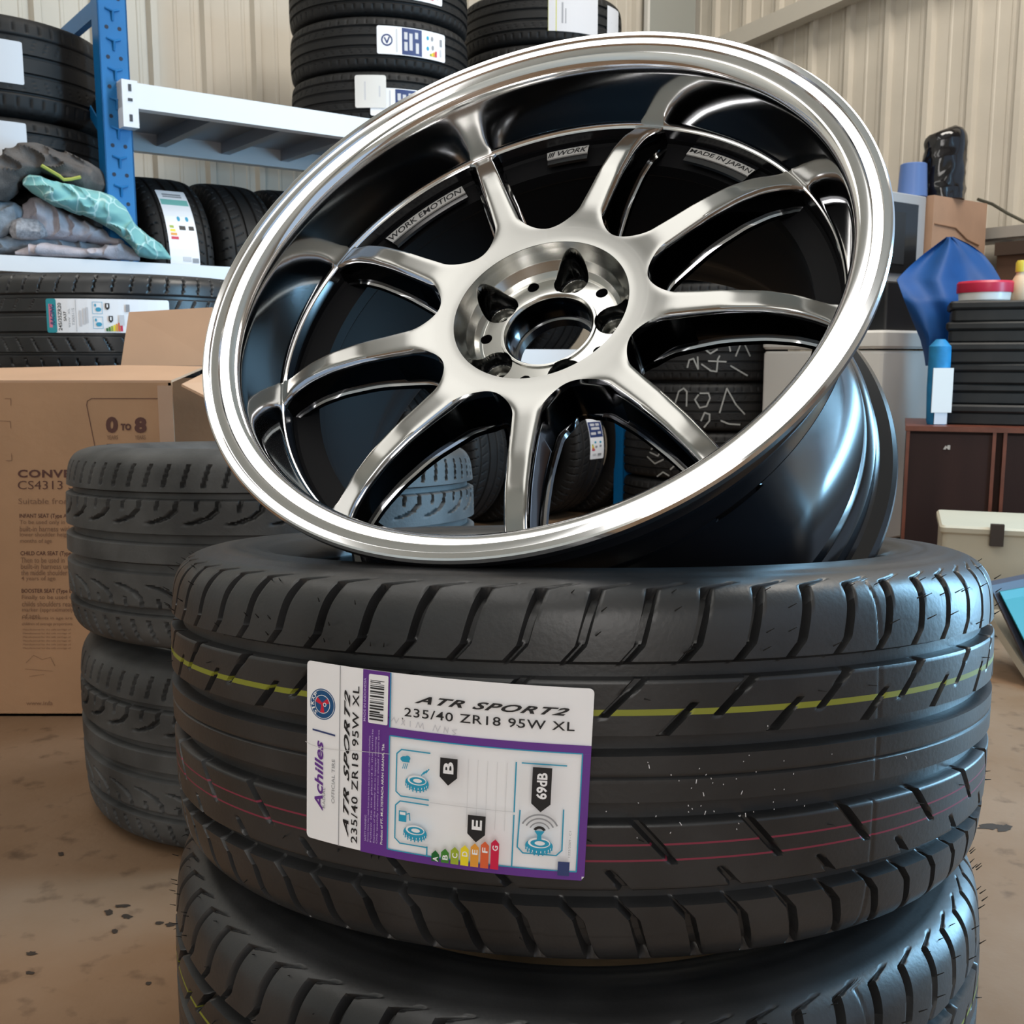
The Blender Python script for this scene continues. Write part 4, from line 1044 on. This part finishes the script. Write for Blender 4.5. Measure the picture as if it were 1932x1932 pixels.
MB().lathe([(.024,0),(.026,.004),(.026,.045),(.016,.066),(.011,.075),(.011,.08)], 28).build('body', mat('beige_plastic', (.60,.42,.27), .5), bo)
MB().lathe([(.014,.08),(.014,.105),(.010,.112)], 28).build('cap', mat('yellow_plastic', (.55,.42,.03), .4), bo)

# blue drape + tagged bundle
def drape():
    rows = [(447,1786,1800),(462,1766,1832),(480,1742,1856),(503,1716,1874),(527,1692,1888),(560,1704,1892),(600,1720,1880),(640,1737,1840),(668,1744,1800),(690,1747,1786)]
    n = 26; vs_ = []; fs = []
    ys = np.linspace(447, 690, 40)
    for y in ys:
        l = np.interp(y, [r[0] for r in rows], [r[1] for r in rows]); r_ = np.interp(y, [r[0] for r in rows], [r[2] for r in rows])
        for k in range(n):
            f = k/(n-1); x = l + (r_-l)*f
            fold = .030*math.sin(f*7.5 + (y-447)*.012 + .8) + .016*math.sin(f*15 - (y-447)*.02)
            Y = 3.50 - .16*min(1, (y-447)/120) + fold
            vs_.append(at(x, y, Y))
    m_ = len(vs_)
    vs_ += [v_ + Vector((0,.004,0)) for v_ in vs_]
    L = len(ys)
    for i in range(L-1):
        for k in range(n-1):
            a_ = i*n+k; fs.append((a_, a_+n, a_+n+1, a_+1)); fs.append((m_+a_, m_+a_+1, m_+a_+n+1, m_+a_+n))
    for i in range(L-1):
        fs += [(i*n, m_+i*n, m_+(i+1)*n, (i+1)*n), (i*n+n-1, (i+1)*n+n-1, m_+(i+1)*n+n-1, m_+i*n+n-1)]
    for k in range(n-1): fs += [(k, k+1, m_+k+1, m_+k), ((L-1)*n+k, m_+(L-1)*n+k, m_+(L-1)*n+k+1, (L-1)*n+k+1)]
    return MB().add(vs_, fs)
tarp = drape().build('tarpaulin', mat('blue_tarp_cloth', (.004,.062,.23), .6, 0, .4, .1, 10), None, 50)
tag(tarp, 'blue tarpaulin draped in front of the brown box beside the black trays', 'tarpaulin')
bx = at(1766, 795, CY+.06)
bun = thing('folded_umbrella', 'slim light blue bundle with white label standing on the brown cabinet', 'umbrella', (bx.x, bx.y, cz))
hz = at(1766, 640, CY+.06).z - cz
MB().lathe([(.024,0),(.027,.01),(.030,.10),(.030,hz-.02),(.012,hz)], 20).build('cover', mat('light_blue_cloth', (.02,.20,.42), .6, 0, .3, .15, 30), bun)
MB().box((-.0285,-.0335,.035),(.0285,-.0300,.160)).box((-.018,-.031,.002),(.018,-.0285,.035),1).build('label', [mat('aged_white_paper', (.72,.68,.64), .7), LGREY], bun, 0)

# wall side: low girt rail, wooden board and shadow edge
rail = MB().box((RX1-.19,-2.0,1.065),(RX1-.15,-.30,1.105),0,MR).box((RX1-.15,-2.0,1.06),(RX1-.025,-.30,1.075),0,MR).build('trim_3', mat('galvanised_rail', (.42,.41,.38), .4, .4), None, 0)
structure(rail)
tag(MB().box((RX1-.30,-2.0,0),(RX1-.15,-1.0,1.03),0,MR).box((RX1-.32,-2.0,.99),(RX1-.13,-1.0,1.035),1,MR).build('wooden_sideboard', [mat('brown_board', (.10,.055,.035), .6, 0, .3, .3, 8), mat('dark_board_edge', (.05,.03,.02), .6)], None, 0), 'brown wooden sideboard against the right wall under the steel rail', 'sideboard')
cp = [at(1845,376,4.02), at(1872,385,4.04), at(1900,402,4.03), at(1932,418,4.0), at(1975,440,3.9)]  # dark tube put in for the edge of the girt's shadow
tag(MB().tube(cp, .006, 8).build('cable', mat('olive_cable', (.06,.055,.035), .6), None), 'thin dark olive cable running along the right wall above the rail', 'cable')

# cream storage box on the floor
SB = 2.40
sb = thing('storage_box', 'cream plastic storage box with dark latch, in front of the brown cabinet', 'storage box')
CRM = mat('cream_plastic', (.50,.46,.36), .45, 0, .4, .04, 6)
sx0 = at(1773, 1000, SB).x; szl = at(1800, 991, SB).z
MB().rbox((sx0+.006,SB+.006,0),(sx0+.52,SB+.27,szl-.012),.012).build('body', CRM, sb)
MB().rbox((sx0,SB,szl-.020),(sx0+.526,SB+.276,szl),.014).build('lid', CRM, sb)
l0 = at(1862,1025,SB-.01); l1 = at(1888,985,SB-.01)
MB().box((l0.x,SB-.012,l0.z),(l1.x,SB+.006,l1.z)).build('latch', mat('dark_latch', (.03,.018,.012), .5), sb, 0)
rebase(sb, (sx0, SB, 0), -20)

# teal padded board leaning in front of it
tb = thing('padded_board', 'teal padded board with dark frame at the right photo edge, before the cream box', 'board')
o0 = [at(1868,1105,2.10), at(1990,1080,2.22), at(2010,1330,2.05), at(1935,1245,2.0)]
slab(o0, (0,1,.25), 0, .018).build('frame', mat('dark_slate_plastic', (.035,.04,.06), .5), tb, 0)
o1 = [at(1884,1116,2.093), at(1985,1098,2.19), at(2000,1310,2.03), at(1938,1222,2.005)]
slab(o1, (0,-1,.1), 0, .006).build('pad', mat('teal_vinyl', (.010,.15,.16), .55), tb, 0)
cs = [at(1862,1150,2.16), at(1885,1150,2.2), at(1990,1290,1.98), at(1960,1300,1.95)]
slab(cs, (0,.3,-1), 0, .02).build('base_strip', mat('cream_strip', (.50,.46,.37), .5), tb, 0)

rebase(tb, (o0[3].x, o0[3].y, 0))
# oil stain and crumbs of dirt on the floor
a = Art()
st = at(1880, 1562, 1.0); 
def floor_pt(px, py):
    d = cam_dir(px, py); t = -H/d.z; return Vector((0,0,H)) + d*t
rs_ = random.Random(8)
for (px, py, rx, ry) in ((1868,1560,22,6),(1895,1563,16,7),(205,1722,8,5),(240,1730,10,4),(300,1742,9,3),(322,1745,10,4),(216,1758,7,4),(60,1800,10,4),(56,1836,8,3),(280,1856,6,3),(232,1710,14,3),(115,1612,6,3)):
    pts = []
    for k in range(14):
        t = 2*math.pi*k/14; rr = 1 + rs_.uniform(-.3,.3); pts.append((px+rx*rr*math.cos(t), py+ry*rr*math.sin(t)))
    a.poly('stain', pts, mat('oil_stain', (.022,.013,.008), .6))
st_o = a.build(lambda x, y, lift: tuple(floor_pt(x, y) + Vector((0,0,lift))), None, .00002, .0006)
tag(st_o['stain'], 'dark oily spots and grit scattered on the concrete floor', 'stain', kind='stuff')
